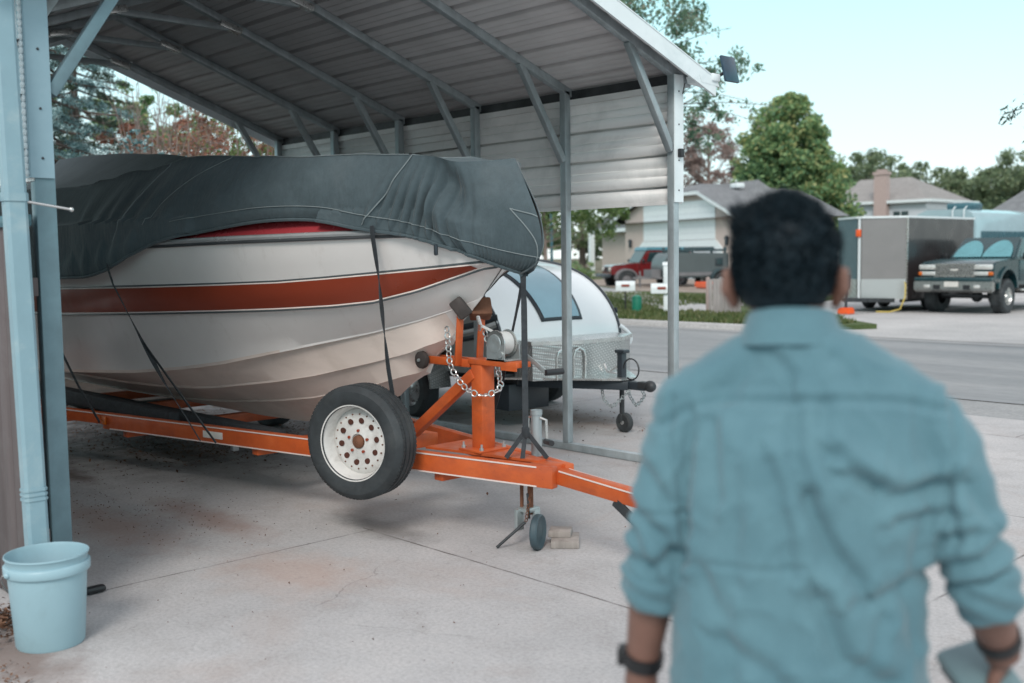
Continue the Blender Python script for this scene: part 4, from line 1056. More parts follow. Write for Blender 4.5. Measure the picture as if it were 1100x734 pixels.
s4 = [(-4.065, 3.90, 1.46), (-4.06, 3.90, 1.30), (-4.06, 3.90, .9), (-4.055, 3.895, .60)]
m4 = ribbon(resamp(s4), .032, up=(.7, .7, 0), twist=lambda t: .9*math.sin(t*7)*(1-t))
for q in ((-4.13, 3.82, .475), (-4.05, 3.865, .475), (-3.98, 3.98, .47)):
    r2 = ribbon(line_((-4.055, 3.895, .62), q), .024, up=(.7, .7, 0)); m4.add(r2.v, r2.f)
m4.box((-4.055, 3.895, .61), (.04, .03, .06), bev=.008)
solo(m4, 'tie_down_strap', M['webbing'], 'long vertical black strap from bow tip of the cover to the trailer tongue', 'strap', (-4.06, 3.9, 1.46), GS)
s5 = [(-4.075, 3.92, 1.455), (-4.27, 4.02, 1.16), (-4.48, 4.12, .83), (-4.62, 4.10, .47)]
solo(ribbon(resamp(s5), .028, twist=lambda t: .6*math.sin(t*5)), 'tie_down_strap', M['webbing'], 'slanting black strap behind the winch from bow tip to far rail', 'strap', (-4.07, 3.92, 1.46), GS)

# ------------------------------------------------------------------ teardrop camper beyond the wall
td = thing('teardrop_camper', 'small white teardrop camper with curved front window beyond the carport wall', 'camper', (-8.0, 7.12, 0), R(-3))
arc = [(1.17, .62), (1.175, .78), (1.13, .93), (1.03, 1.08), (.88, 1.22), (.68, 1.335), (.42, 1.42), (.1, 1.475), (-.3, 1.50), (-.8, 1.49), (-1.3, 1.42), (-1.75, 1.27), (-2.1, 1.02), (-2.3, .75), (-2.36, .50)]
def arcp(t):
    n = len(arc)-1; t = min(max(t, 0), 1)*n; i = min(int(t), n-1); f = t-i
    p = [Vector((*arc[k], 0)) for k in (max(i-1, 0), i, i+1, min(i+2, n))]
    r = 0.5*((2*p[1])+(-p[0]+p[2])*f+(2*p[0]-5*p[1]+4*p[2]-p[3])*f*f+(-p[0]+3*p[1]-3*p[2]+p[3])*f**3); return (r.x, r.y)
mb = MB(); ap = [arcp(k/60) for k in range(61)]; W2 = .74
rings = []
for k, (x, z) in enumerate(ap):
    rings.append([(x, y, z+.03*(1-(y/W2)**2)) for y in [-W2+2*W2*j/10 for j in range(11)]])
mb.loft(rings, False); body = mb.part('shell', M['white_body'], td)
for sd in (1, -1):
    mb = MB(); prof = [(x, z) for x, z in ap]+[(-2.36, .48), (1.17, .48)]; mb.prism(prof, sd*(W2+.005), sd*(W2-.03), 'Y'); sp_ = mb.part('side_panel', M['grey_panel'], td)
    mb = MB(); mb.tube([(x, sd*W2, z+.004) for x, z in ap], .016, 6); mb.part('edge_trim', M['black_trim'], td)
    for dz, w_, m_ in ((0, .045, 'black_trim'), (.08, .03, 'white_body'), (.14, .05, 'black_trim')):
        path = [(1.1-.02*k*1.0-t*0, sd*(W2+.012), .80+dz+.35*(t**1.4)) for k, t in enumerate([0]*1)]
        path = [(1.13-1.5*t, sd*(W2+.010), .66+dz*.8+.10*math.sin(PI*t*.8)+.62*max(0, (.55-t))**1.6) for t in [q/20 for q in range(21)]]
        mb = MB(); mb.tube(path, [(.003, w_/2)]*21, 8) ; mb.part('swoosh', M[m_], td)
    mb = MB(); mb.bb((-1.0, sd*(W2+.012), .62), (-.35, sd*(W2+.002), 1.28), .002) ; mb.part('door', M['grey_panel'], td)
    mb = MB(); mb.bb((-.92, sd*(W2+.018), .92), (-.45, sd*(W2+.004), 1.2), .003); mb.part('door_window', M['glass'], td)
    prof = [(.17, -.08), (.25, -.09), (.29, -.06), (.30, 0), (.29, .06), (.25, .09), (.17, .08)]
    mb = MB(); mb.lathe(prof, (0, sd*.84, .30), 'Y', 30); wh = mb.part('wheel', M['rubber'], td)
    mb = MB(); mb.lathe([(.17, -.07*sd*-1), (.15, .02*sd), (.001, .05*sd)], (0, sd*.84, .30), 'Y', 24); mb.part('rim', M['spoke'], wh)
    mb = MB(); aa = [PI*k/14 for k in range(15)]; prof = [(.40*math.cos(a), .33+.33*math.sin(a)) for a in aa]+[(.375*math.cos(a), .33+.305*math.sin(a)) for a in reversed(aa)]
    mb.prism(prof, sd*.72, sd*.95, 'Y'); mb.part('fender', M['diamond'], td)
def shell_patch(t0, t1, y0, y1, out, y0b=None, y1b=None, n=18, m=6):
    mb = MB(); rings = []
    for k in range(n+1):
        f = k/n; t = t0+(t1-t0)*f; x, z = arcp(t); xa, za = arcp(t+.005); nx, nz = (za-z), -(xa-x); L = math.hypot(nx, nz); nx, nz = nx/L, nz/L
        ya = y0+((y0b if y0b is not None else y0)-y0)*f; yb = y1+((y1b if y1b is not None else y1)-y1)*f
        rings.append([(x+nx*out, ya+(yb-ya)*j/m, z+nz*out+.03*(1-((ya+(yb-ya)*j/m)/W2)**2)) for j in range(m+1)])
    mb.loft(rings, False); return mb
o = shell_patch(.135, .50, -.24, .27, .008, -.34, .36).part('window_frame', M['black_trim'], td); o.modifiers.new('t', 'SOLIDIFY').thickness = .006
shell_patch(.148, .49, -.205, .235, .016, -.29, .31).part('front_window', M['sky_window'], td)
mb = MB(); mb.bb((-2.3, -.55, .40), (1.15, -.50, .48)); mb.bb((-2.3, .50, .40), (1.15, .55, .48)); mb.bb((-2.34, -.70, .46), (1.16, .70, .50)); mb.part('chassis', M['dark_steel'], td)
mb = MB(); mb.prism([(1.18, -.60), (1.42, -.60), (1.62, -.22), (1.62, .30), (1.42, .62), (1.18, .62)], .455, .765, axis='Z'); bx = mb.part('tool_box', M['diamond'], td)
mb = MB(); mb.prism([(1.17, -.62), (1.43, -.62), (1.64, -.23), (1.64, .31), (1.43, .64), (1.17, .64)], .766, .80, axis='Z'); mb.part('lid', M['chrome'], bx)
mb = MB(); mb.bar((1.1, -.52, .415), (2.02, -.03, .415), .05, .075, .004); mb.bar((1.1, .52, .415), (2.02, .03, .415), .05, .075, .004); mb.bar((1.9, 0, .415), (2.2, 0, .42), .06, .07, .004)
mb.part('tongue_frame', M['black_trim'], td)
mb = MB(); mb.ball((2.24, 0, .425), (.06, .045, .05)); mb.bb((2.12, -.035, .40), (2.24, .035, .46), .01); mb.part('hitch_coupler', M['dark_steel'], td)
mb = MB(); mb.prism([(1.18, -.74), (1.75, -.30), (2.0, -.10), (2.0, .10), (1.75, .30), (1.18, .74)], .462, .478, axis='Z'); mb.part('step_tray', M['chrome'], td)
mb = MB(); mb.bb((1.88, -.03, .40), (1.94, .03, .70), .006); mb.bb((1.86, -.04, .69), (1.97, .04, .72), .008); mb.part('jack_post', M['black_trim'], td)
mb = MB(); mb.cyl((1.91, 0, .10), (1.91, 0, .42), .022, 10); mb.part('jack_leg', M['dark_steel'], td)
mb = MB(); mb.lathe([(.02, -.025), (.07, -.03), (.085, -.02), (.085, .02), (.07, .03), (.02, .025)], (1.94, 0, .085), 'Y', 20); mb.bb((1.90, -.04, .09), (1.94, .04, .16), .004); mb.part('caster_wheel', M['rubber'], td)
mb = MB(); mb.lathe([(.02, .028), (.018, .034), (.001, .036)], (1.94, 0, .085), 'Y', 12); mb.lathe([(.02, -.028), (.018, -.034), (.001, -.036)], (1.94, 0, .085), 'Y', 12); mb.part('wheel_hub', M['chrome'], td)
for yy, dd in ((-.08, .0), (.09, .1)):
    P = [Vector((1.72+dd, yy, .46)), Vector((1.80+dd, yy*1.4, .28)), Vector((1.88+dd, yy*1.2, .22)), Vector((2.0+dd, yy, .32)), Vector((2.08, yy*.6, .40))]
    chain(resamp(P, 20), .007, .042, .015).part('safety_chain', M['zinc'], td)
mb = MB(); mb.tube([(2.02, -.02, .47)]+[(2.05+.09*math.cos(a), -.03, .56+.09*math.sin(a)) for a in [R(-120)+R(300)*k/16 for k in range(17)]], .007, 6); mb.part('breakaway_cable', M['black'], td)
for yy in (-.50, -.30):
    mb = MB(); mb.tube([(1.62, yy, .47), (1.62, yy, .66), (1.625, yy+.015, .71), (1.63, yy+.06, .735), (1.635, yy+.105, .71), (1.64, yy+.12, .66), (1.64, yy+.12, .47)], .012, 8); mb.part('hoop_rail', M['chrome'], td)
mb = MB(); mb.tube([(1.17+.05*math.sin(PI*k/12), .74+.10*math.sin(PI*k/12), .60+.26*k/12) for k in range(13)], .022, 10); mb.part('grab_handle', M['white_body'], td)
mb = MB(); mb.bb((.62, -.62, .16), (1.12, -.14, .40), .01); mb.part('storage_bin', M['black_trim'], td)
mb = MB(); mb.tube([(1.66, .1, .50), (1.75, .12, .56), (1.82, .05, .50), (1.78, -.05, .52), (1.72, -.02, .58)], .010, 6); mb.part('wiring_loop', M['chrome'], td)

# ------------------------------------------------------------------ person seen from behind
px_, py_ = -1.030+.02, 1.607
pe = thing('person', 'person seen from behind in a teal button shirt with rolled sleeves', 'person', (px_, py_, 0), R(32.7))
S = 1.0
def person():
    mb = MB()
    # torso under the shirt and legs
    mb.tube([(.02, 0, .74), (.02, 0, .86), (.02, 0, 1.05), (.025, 0, 1.20), (.03, 0, 1.30), (.02, 0, 1.36), (.005, .0, 1.41), (.0, .005, 1.46)],
            [(.16, .11), (.165, .115), (.16, .11), (.155, .10), (.11, .075), (.065, .06), (.054, .058), (.053, .058)], 24)
    for sd in (-1, 1):
        mb.tube([(.02+sd*.085, 0, .80), (.02+sd*.10, .0, .60), (.02+sd*.105, .01, .42), (.02+sd*.11, .0, .25), (.02+sd*.11, -.01, .08)], [.095, .085, .058, .052, .036], 18)
        mb.tube([(.02+sd*.11, -.05, .035), (.02+sd*.12, .05, .035), (.02+sd*.13, .14, .028)], [(.04, .034), (.045, .034), (.035, .022)], 12)
    # arms (left hangs straight, right is flared with the hand forward)
    mb.tube([(-.14, 0, 1.27), (-.17, 0, 1.24), (-.212, -.006, 1.10), (-.230, .0, 1.0), (-.244, .015, .92), (-.258, .028, .83), (-.264, .036, .78), (-.267, .045, .745)], [.04, .042, .040, .038, .041, .034, .030, .032], 18)
    mb.tube([(.18, 0, 1.27), (.21, 0, 1.24), (.265, -.012, 1.12), (.296, -.006, 1.03), (.320, .012, .955), (.345, .05, .895), (.357, .075, .862), (.365, .09, .835)], [.04, .042, .040, .037, .042, .036, .030, .032], 18)
    # head
    hx, hy, hz = -.012, .022, 1.492
    mb.ball((hx, hy, hz+.018), (.076, .094, .096), 24, 18)
    mb.ball((hx, hy+.035, hz-.045), (.056, .060, .068), 20, 14)
    mb.ball((hx, hy+.075, hz-.078), (.026, .022, .022), 12, 8)
    mb.tube([(hx, hy+.088, hz+.022), (hx, hy+.108, hz-.012), (hx, hy+.108, hz-.026)], [.011, .015, .014], 10)
    for sd in (-1, 1):
        mb.ball((hx+sd*.032, hy+.082, hz+.036), (.022, .012, .008), 10, 6)
        mb.tube([(hx+sd*.077, hy+.0, hz+.025), (hx+sd*.094, hy-.014, hz+.020), (hx+sd*.096, hy-.014, hz-.008), (hx+sd*.082, hy+.002, hz-.040)], [(.008, .010), (.010, .018), (.009, .016), (.007, .010)], 10)
    mb.ball((hx, hy+.094, hz-.052), (.022, .010, .006), 10, 6)
    # hands
    def hand(wr, d, palm_n, side, curl):
        wr, d, palm_n = Vector(wr), Vector(d).normalized(), Vector(palm_n).normalized(); ac = d.cross(palm_n).normalized()*side
        mb.tube([wr-d*.02, wr+d*.02, wr+d*.055, wr+d*.09], [(.026, .022), (.036, .018), (.041, .015), (.038, .012)], 14) if False else None
        # palm as a rounded slab
        rings = []
        for t, w, th in ((-.02, .024, .020), (.015, .031, .017), (.05, .040, .015), (.085, .040, .012), (.095, .034, .009)):
            c = wr+d*t; rings.append([c+ac*w*math.cos(a)+palm_n*th*math.sin(a) for a in [2*PI*k/14 for k in range(14)]])
        mb.loft(rings, True, True)
        for k, (o_, L) in enumerate(((.030, .068), (.010, .078), (-.010, .072), (-.029, .056))):
            p = wr+d*.075+ac*o_; dd = d.copy(); path = [p]; rr = [.0092]
            for s_, fr in enumerate((.42, .32, .26)):
                dd = Matrix.Rotation(curl[s_]*(1+.12*k), 3, ac*side) @ dd; p = p+dd*L*fr*1.15; path.append(p); rr.append(.0086-.001*s_)
            mb.tube(path, rr, 10); mb.ball(path[-1], .0068, 8, 6)
        p = wr+d*.018+ac*.024; dd = (d*.75+ac*.65+palm_n*-.15*0).normalized(); path = [p]
        for s_ in range(3): p = p+dd*(.032, .028, .022)[s_]; path.append(p); dd = (dd+d*.35+palm_n*.18*curl[0]).normalized()
        mb.tube(path, [.013, .0115, .0098, .0085], 10); mb.ball(path[-1], .0082, 8, 6)
    hand((-.267, .045, .745), (.05, .22, -.97), (.97, 0, .1), 1, (.35, .45, .35))
    hand((.365, .09, .835), (.02, .55, -.75), (-.85, .45, .1), -1, (.7, .9, .6))
    return mb
body = remesh(person(), 'body', M['skin'], .0052, 3, pe)
# eyes
for sd in (-1, 1):
    mb = MB(); mb.ball((-.012+sd*.031, .022+.080, 1.492+.022), .0115, 14, 10); e_ = mb.part('eye', M['eye'], pe)
    mb = MB(); mb.ball((-.012+sd*.031, .022+.0885, 1.492+.022), .0045, 10, 8); mb.part('iris', M['black'], e_)
# shirt
mb = MB()
mb.tube([(.012, -.005, .76), (.012, -.005, .86), (.013, -.005, 1.0), (.024, -.005, 1.12), (.030, -.004, 1.20), (.030, .0, 1.26), (.028, .0, 1.305), (.020, .0, 1.345), (.012, .0, 1.375), (.004, .004, 1.40), (.0, .008, 1.42)],
        [(.222, .145), (.216, .142), (.212, .140), (.216, .142), (.218, .138), (.210, .124), (.188, .106), (.150, .092), (.112, .082), (.082, .076), (.068, .072)], 48)
mb.tube([(-.03, 0, 1.385), (-.085, 0, 1.355), (-.140, 0, 1.322), (-.188, 0, 1.285), (-.205, 0, 1.25)], [(.052, .045), (.056, .045), (.058, .045), (.058, .045), (.05, .04)], 24)
mb.tube([(.03, 0, 1.385), (.095, 0, 1.358), (.160, 0, 1.325), (.218, 0, 1.285), (.245, 0, 1.25)], [(.052, .045), (.056, .045), (.058, .045), (.058, .045), (.05, .04)], 24)
mb.tube([(-.10, 0, 1.30), (-.150, 0, 1.272), (-.190, -.002, 1.215), (-.212, -.008, 1.12), (-.226, -.008, 1.04), (-.236, .0, .975), (-.240, .006, .945)], [(.055, .045), (.070, .058), (.068, .062), (.064, .060), (.060, .056), (.060, .054), (.058, .052)], 30)
mb.tube([(.155, 0, 1.30), (.205, 0, 1.272), (.245, -.004, 1.215), (.270, -.014, 1.12), (.292, -.016, 1.055), (.310, -.006, 1.00), (.322, .006, .968)], [(.055, .045), (.070, .058), (.068, .062), (.064, .060), (.060, .056), (.060, .054), (.058, .052)], 30)
shirt = remesh(mb, 'shirt', M['shirt'], .0058, 8, pe)
FOLD_LINES = [  # back of the shirt, (x, z) metres: polyline, depth, width
 ([(-.094, 1.207), (-.085, 1.10), (-.088, 1.00)], .008, .014), ([(-.036, 1.207), (-.008, 1.10), (.0, 1.03)], .011, .012),
 ([(.026, 1.154), (.066, 1.065), (.110, 1.012)], .015, .014), ([(.048, .985), (.083, .888), (.154, .844)], .019, .017),
 ([(.092, 1.190), (.172, 1.154), (.250, 1.172)], .016, .012), ([(.070, 1.225), (.137, 1.172)], .012, .011),
 ([(.172, 1.110), (.250, 1.120)], .011, .010), ([(-.165, 1.272), (-.174, 1.163), (-.176, 1.02)], .012, .010),
 ([(.101, .977), (.225, 1.012)], .011, .013), ([(.004, 1.295), (.006, 1.22), (.030, 1.16)], .012, .014), ([(.052, 1.30), (.050, 1.24), (.066, 1.19)], .010, .013),
 ([(-.130, 1.26), (-.118, 1.14)], .010, .012), ([(-.150, 1.02), (-.10, .93), (-.095, .84)], .009, .016), ([(.215, 1.10), (.19, 1.00), (.205, .90)], .009, .012),
 ([(-.035, 1.385), (.0, 1.345), (-.01, 1.31)], .007, .010), ([(.07, 1.375), (.10, 1.34)], .006, .010), ([(-.11, .90), (-.03, .86), (.02, .80)], .010, .016), ([(.15, .95), (.12, .88)], .008, .012),
 ([(-.285, 1.11), (-.215, 1.06), (-.19, 1.02)], .013, .011), ([(-.29, 1.02), (-.235, 1.00), (-.19, 1.03)], .013, .011), ([(-.25, 1.18), (-.205, 1.12)], .010, .012), ([(-.27, 1.06), (-.22, .97)], .011, .010),
 ([(.255, .985), (.32, 1.01), (.365, 1.03)], .015, .010), ([(.25, 1.03), (.30, 1.045), (.34, 1.08)], .013, .010), ([(.245, 1.075), (.29, 1.09)], .011, .010), ([(.27, 1.18), (.31, 1.12)], .010, .012), ([(.245, 1.16), (.26, 1.08)], .011, .009)]
SEAMS = [([(-.217, 1.252), (-.17, 1.285), (-.10, 1.302), (.0, 1.306), (.09, 1.308), (.16, 1.306), (.245, 1.288)], .0055, .0055),
 ([(-.198, 1.30), (-.205, 1.24), (-.186, 1.16), (-.178, 1.04)], .006, .005), ([(.252, 1.31), (.262, 1.24), (.246, 1.16), (.236, 1.06)], .006, .005),
 ([(-.130, 1.028), (-.02, 1.032), (.022, 1.040)], .0035, .0045), ([(-.245, 1.097), (-.165, 1.10)], .004, .005)]
def polyd(X, Z, P):
    best = np.full(X.shape, 9.0); sg = np.ones(X.shape)
    for (x0, z0), (x1, z1) in zip(P, P[1:]):
        dx, dz = x1-x0, z1-z0; L2 = dx*dx+dz*dz; t = np.clip(((X-x0)*dx+(Z-z0)*dz)/L2, 0, 1)
        ex, ez = X-(x0+t*dx), Z-(z0+t*dz); d = np.hypot(ex, ez); m = d < best
        best = np.where(m, d, best); sg = np.where(m, np.sign(dx*ez-dz*ex), sg)
    return best, sg
def wr(co, no):
    X, Y, Z = co[:, 0], co[:, 1], co[:, 2]; d = np.zeros(len(co)); back = np.clip((.05-Y)/.05, 0, 1)
    for P, A, w_ in FOLD_LINES:
        r, sg = polyd(X, Z, P); s_ = r*sg
        A *= .88; w_ *= 1.05
        d += back*(-A*np.exp(-(r/w_)**2)+.75*A*np.exp(-((s_-2.0*w_)/(1.5*w_))**2)*np.exp(-(r/(4*w_))**2))
    for P, A, w_ in SEAMS:
        r, sg = polyd(X, Z, P); d += back*(-A*np.exp(-(r/w_)**2)+.35*A*np.exp(-((r-2.4*w_)/w_)**2))
    n = np.array([.008*noise.noise(Vector((x*5+z*2.2, y*5, z*3.2+x*1.5)))+.0035*noise.noise(Vector((x*13-z*7, y*9, z*11+4)))+.0035*max(0, 1-abs(noise.noise(Vector((x*15+z*8, y*8, z*10-x*9))))*3)**2 for x, y, z in co])
    front = 1-back
    return d+n+front*np.array([.008*noise.noise(Vector((x*7, 3, z*5))) for x, y, z in co])
displace(shirt, wr)
def cuffband(path, r, nm):
    m2 = MB(); P = [Vector(p) for p in path]
    m2.tube(P, r, 28, cap=True); return m2
mb = MB(); mb.tube([(-.237, -.002, .992), (-.2385, .001, .985), (-.2400, .004, .955), (-.242, .008, .922), (-.242, .009, .916)], [(.046, .054), (.056, .062), (.058, .064), (.055, .061), (.044, .050)], 30)
c1 = remesh(mb, 'sleeve_cuff', M['shirt'], .006, 3, pe)
mb = MB(); mb.tube([(.303, -.01, 1.02), (.306, -.008, 1.012), (.317, .0, .985), (.329, .012, .952), (.331, .014, .947)], [(.046, .054), (.056, .062), (.059, .064), (.055, .061), (.044, .050)], 30)
c2 = remesh(mb, 'sleeve_cuff', M['shirt'], .006, 3, pe)
for c_ in (c1, c2): displace(c_, lambda co, no: np.array([.006*noise.noise(Vector(p)*22)+.003*math.sin(p[2]*160+p[0]*60) for p in co]))
# collar stands up round the neck
mb = MB(); rings = []
for k in range(33):
    a = R(-250)+R(320)*k/32; ca, sa = math.cos(a), math.sin(a)
    def cp_(r1, r2, z): return (.0+r1*ca, .008+r2*sa, z+.012*max(0, -sa))
    rings.append([cp_(.066, .070, 1.395), cp_(.064, .068, 1.43), cp_(.068, .073, 1.446), cp_(.074, .079, 1.442), cp_(.088, .092, 1.40), cp_(.094, .097, 1.385), cp_(.088, .092, 1.383), cp_(.074, .076, 1.40)])
mb.loft(rings, True, True); mb.part('collar', M['shirt'], pe, ang=60)
mb = MB()
for sd in (-1, 1): mb.tube([(.02+sd*.10, 0, .80), (.02+sd*.105, .0, .60), (.02+sd*.11, .01, .42), (.02+sd*.115, .0, .25), (.02+sd*.115, -.01, .07)], [.112, .10, .080, .075, .07], 20)
mb.tube([(.02, 0, .72), (.02, 0, .80), (.02, 0, .92)], [(.17, .12), (.19, .13), (.178, .125)], 28)
remesh(mb, 'trousers', M['trouser'], .012, 3, pe)
for sd in (-1, 1):
    mb = MB(); mb.tube([(.02+sd*.11, -.09, .04), (.02+sd*.115, -.02, .05), (.02+sd*.125, .08, .042), (.02+sd*.135, .18, .03)], [(.03, .035), (.046, .045), (.05, .038), (.035, .024)], 16); mb.part('shoe', M['black'], pe)
# hair: shaped cap plus many short locks
mb = MB(); hx, hy, hz = -.012, .022, 1.510
N1, N2 = 60, 36
def hair_r(a, th):
    # a azimuth (0 = +x, -90deg = back), th polar from top
    back = -math.sin(a); top = math.cos(th)
    r = 1.0+.12*max(0, top)+.05*max(0, top)*max(0, math.cos(a))*math.sin(th)+.035*noise.noise(Vector((math.cos(a)*2.5, math.sin(a)*2.5, th*2.5)))+.018*noise.noise(Vector((math.cos(a)*7, math.sin(a)*7, th*7)))
    return r
rings = []
for i in range(N2+1):
    th = PI*.69*i/N2; rg = []
    for j in range(N1):
        a = 2*PI*j/N1; back = max(0, -math.sin(a)); front = max(0, math.sin(a))
        lim = 1.0-.42*front*min(1, th/1.2)
        t2 = th*(1-.36*front**.7); r = hair_r(a, t2)
        thick = .020*(1-min(1, max(0, (t2-.9)/1.3)))+.002
        rx, ry, rz_ = .079+thick*.6, .098+thick*.6, .095+thick
        rg.append((hx+rx*r*math.sin(t2)*math.cos(a), hy+ry*r*math.sin(t2)*math.sin(a), hz+rz_*r*math.cos(t2)))
    rings.append(rg)
mb.loft(rings, True, True)
for i in range(5200):
    a = random.uniform(0, 2*PI); th = random.uniform(0, 1.0)**.7*PI*.62; front = max(0, math.sin(a))
    t2 = th*(1-.36*front**.7); k = 1-min(1, max(0, (t2-.8)/1.2)); r = hair_r(a, t2)*1.0
    thick = .020*k+.002; p = Vector((hx+(.079+thick*.6)*r*math.sin(t2)*math.cos(a), hy+(.098+thick*.6)*r*math.sin(t2)*math.sin(a), hz+(.095+thick)*r*math.cos(t2)))
    n = (p-Vector((hx, hy, hz))).normalized(); sw = Vector((-.5, .35, .1))*k+Vector((0, -.1, -.9))*(1-k)
    L = random.uniform(.006, .016)*k+.003; q = p+(n*.8+sw+Vector((random.uniform(-.4, .4), random.uniform(-.4, .4), random.uniform(-.3, .3)))).normalized()*L*1.3
    s_ = n.cross(Vector((random.uniform(-1, 1), random.uniform(-1, 1), random.uniform(-1, 1)))).normalized()*random.uniform(.0015, .0035)
    p -= n*.003; mb.add([p-s_, p+s_, (p+q)/2+s_*.8+n*.002, q, (p+q)/2-s_*.8+n*.002], [(0, 1, 2, 3, 4)])
# swept quiff on the left of the crown
for i in range(900):
    b = Vector((hx+random.gauss(-.052, .012), hy+random.uniform(-.03, .07), hz+random.gauss(.082, .008))); q = b+Vector((random.uniform(-.026, .002), random.uniform(-.01, .02), random.uniform(.006, .034)))
    s_ = Vector((random.uniform(-1, 1), random.uniform(-1, 1), random.uniform(-1, 1))).normalized()*.004; mb.add([b-s_, b+s_, q+s_*.4, q-s_*.4], [(0, 1, 2, 3)])
mb.part('hair', M['hairm'], pe, ang=80)
# watches
mb = MB(); mb.tube([(-.2600, .030, .815), (-.2640, .036, .791)], [(.0385, .0385)]*2, 24); w_ = mb.part('wristwatch', M['watch'], pe)
mb = MB(); mb.box((-.3005, .034, .805), (.016, .036, .034), bev=.005); mb.part('watch_case', M['watch'], w_)
mb = MB(); mb.tube([(.3495, .060, .884), (.3555, .072, .866)], [(.0385, .0385)]*2, 24); mb.part('wristband', M['watch'], pe)
# held device in the right hand
dv = thing('handheld_device', 'pale grey teal handheld case in the right hand of the person', 'device', (px_, py_, 0), R(32.7))
rt_ = Matrix.Rotation(R(18), 3, 'Z') @ Matrix.Rotation(R(-16), 3, 'Y') @ Matrix.Rotation(R(24), 3, 'X')
dc = Vector((.338, .115, .785))
mb = MB(); mb.box(dc, (.105, .150, .030), rot=rt_, bev=.013); mb.part('case', M['phone'], dv)
mb = MB(); mb.box(dc-(rt_ @ Vector((0, 0, .024))), (.096, .135, .020), rot=rt_, bev=.008); mb.part('case_base', M['black_trim'], dv)

# ------------------------------------------------------------------ trees
def leaf_cloud(pts, size, m, name, parent, up=.3, aspect=.55):
    n = len(pts); P = np.array(pts)
    a = rng.normal(size=(n, 3)); a /= np.linalg.norm(a, axis=1)[:, None]
    b = rng.normal(size=(n, 3)); b[:, 2] += up; b -= a*(a*b).sum(1)[:, None]; b /= np.linalg.norm(b, axis=1)[:, None]
    s = size*rng.uniform(.55, 1.35, size=(n, 1)); w = s*aspect
    V = np.empty((n, 4, 3)); V[:, 0] = P-a*s; V[:, 1] = P-b*w; V[:, 2] = P+a*s; V[:, 3] = P+b*w
    me = bpy.data.meshes.new(name); me.vertices.add(n*4); me.vertices.foreach_set('co', V.reshape(-1).astype(np.float32))
    me.loops.add(n*4); me.loops.foreach_set('vertex_index', np.arange(n*4, dtype=np.int32)); me.polygons.add(n)
    me.polygons.foreach_set('loop_start', np.arange(0, n*4, 4, dtype=np.int32)); me.update(); me.validate(); me.materials.append(m)
    o = bpy.data.objects.new(name, me); COL.objects.link(o); o.parent = parent; return o
def clumps(c, r, n, leaves, cr, shape='ball'):
    """leaf positions in n clumps on/inside an ellipsoid of radii r at c"""
    out = []; cs = []
    for i in range(n):
        d = rng.normal(size=3); d /= np.linalg.norm(d); k = rng.uniform(.25, 1)**.45
        q = np.array(c)+d*np.array(r)*k
        if shape == 'cone': 
            f = (q[2]-(c[2]-r[2]))/(2*r[2]); q[0] = c[0]+(q[0]-c[0])*(1.25-f*1.05); q[1] = c[1]+(q[1]-c[1])*(1.25-f*1.05)
        cs.append(q); s = cr*rng.uniform(.5, 1.25)
        m = int(leaves*rng.uniform(.6, 1.4)); L = rng.normal(size=(m, 3)); L /= np.linalg.norm(L, axis=1)[:, None]
        L *= (rng.uniform(0, 1, size=(m, 1))**.4)*s; L[:, 2] *= .75; out.append(q+L)
    return np.concatenate(out), cs
def trunk_limbs(h, r0, cs, parent, m, lean=(0, 0), limbs=14, z0=.35, top=.85):
    mb = MB(); path = [(lean[0]*t+.06*h*.1*math.sin(t*5), lean[1]*t, -.2+h*top*t) for t in [i/8 for i in range(9)]]
    mb.tube(path, [r0*(1-.8*i/8)+.01 for i in range(9)], 10); mb.part('trunk', m, parent)
    idx = rng.permutation(len(cs))[:limbs]; mb = MB()
    for i in idx:
        q = Vector(cs[i]); t = min(.95, max(z0, (q.z/(h*top))*.75)); k = min(int(t*8), 7); b = Vector(path[k]).lerp(Vector(path[k+1]), t*8-k)
        mid = b.lerp(q, .5)+Vector((0, 0, -.04*h*random.random())); rr = r0*.32*(1-t*.5)
        mb.tube([b, b.lerp(mid, .6), mid, q], [rr, rr*.75, rr*.5, rr*.12], 6)
    mb.part('limb', m, parent)
def tree(name, label, loc, h, r0, crowns, leaf, m, bark='bark', limbs=14, lean=(0, 0), group=None, cat='tree', top=.85, shape='ball', aspect=.55):
    t = thing(name, label, cat, loc, random.uniform(0, 0), group); P = []; cs = []
    for c, r, n, lv, cr in crowns:
        p, q = clumps(c, r, n, lv, cr, shape); P.append(p); cs += q
    trunk_limbs(h, r0, cs, t, M[bark], lean, limbs, top=top); leaf_cloud(np.concatenate(P), leaf, M[m], 'crown', t, aspect=aspect); return t
tree('leafy_tree', 'large dense green tree with a rounded pointed crown behind the person', (-34.2, 54.5, 0), 10.6, .32,
     [((-.2, -.2, 5.0), (3.2, 3.2, 3.2), 200, 180, .75), ((-.4, -.4, 7.4), (2.5, 2.5, 2.6), 130, 160, .65), ((-.3, -.3, 9.7), (1.0, 1.0, 1.1), 26, 120, .45), ((.2, 0, 3.4), (3.4, 3.4, 2.4), 90, 160, .7)], .13, 'leafA', limbs=26)
tree('sparse_tree', 'thin reddish brown tree beyond the gabled house roof', (-47.2, 64.1, 0), 12.5, .25,
     [((0, 0, 8.0), (2.3, 2.3, 4.0), 90, 60, .6), ((-2.2, -1, 7.2), (1.8, 1.8, 3.0), 40, 55, .6)], .13, 'redleaf', 'bark_pale', limbs=60)
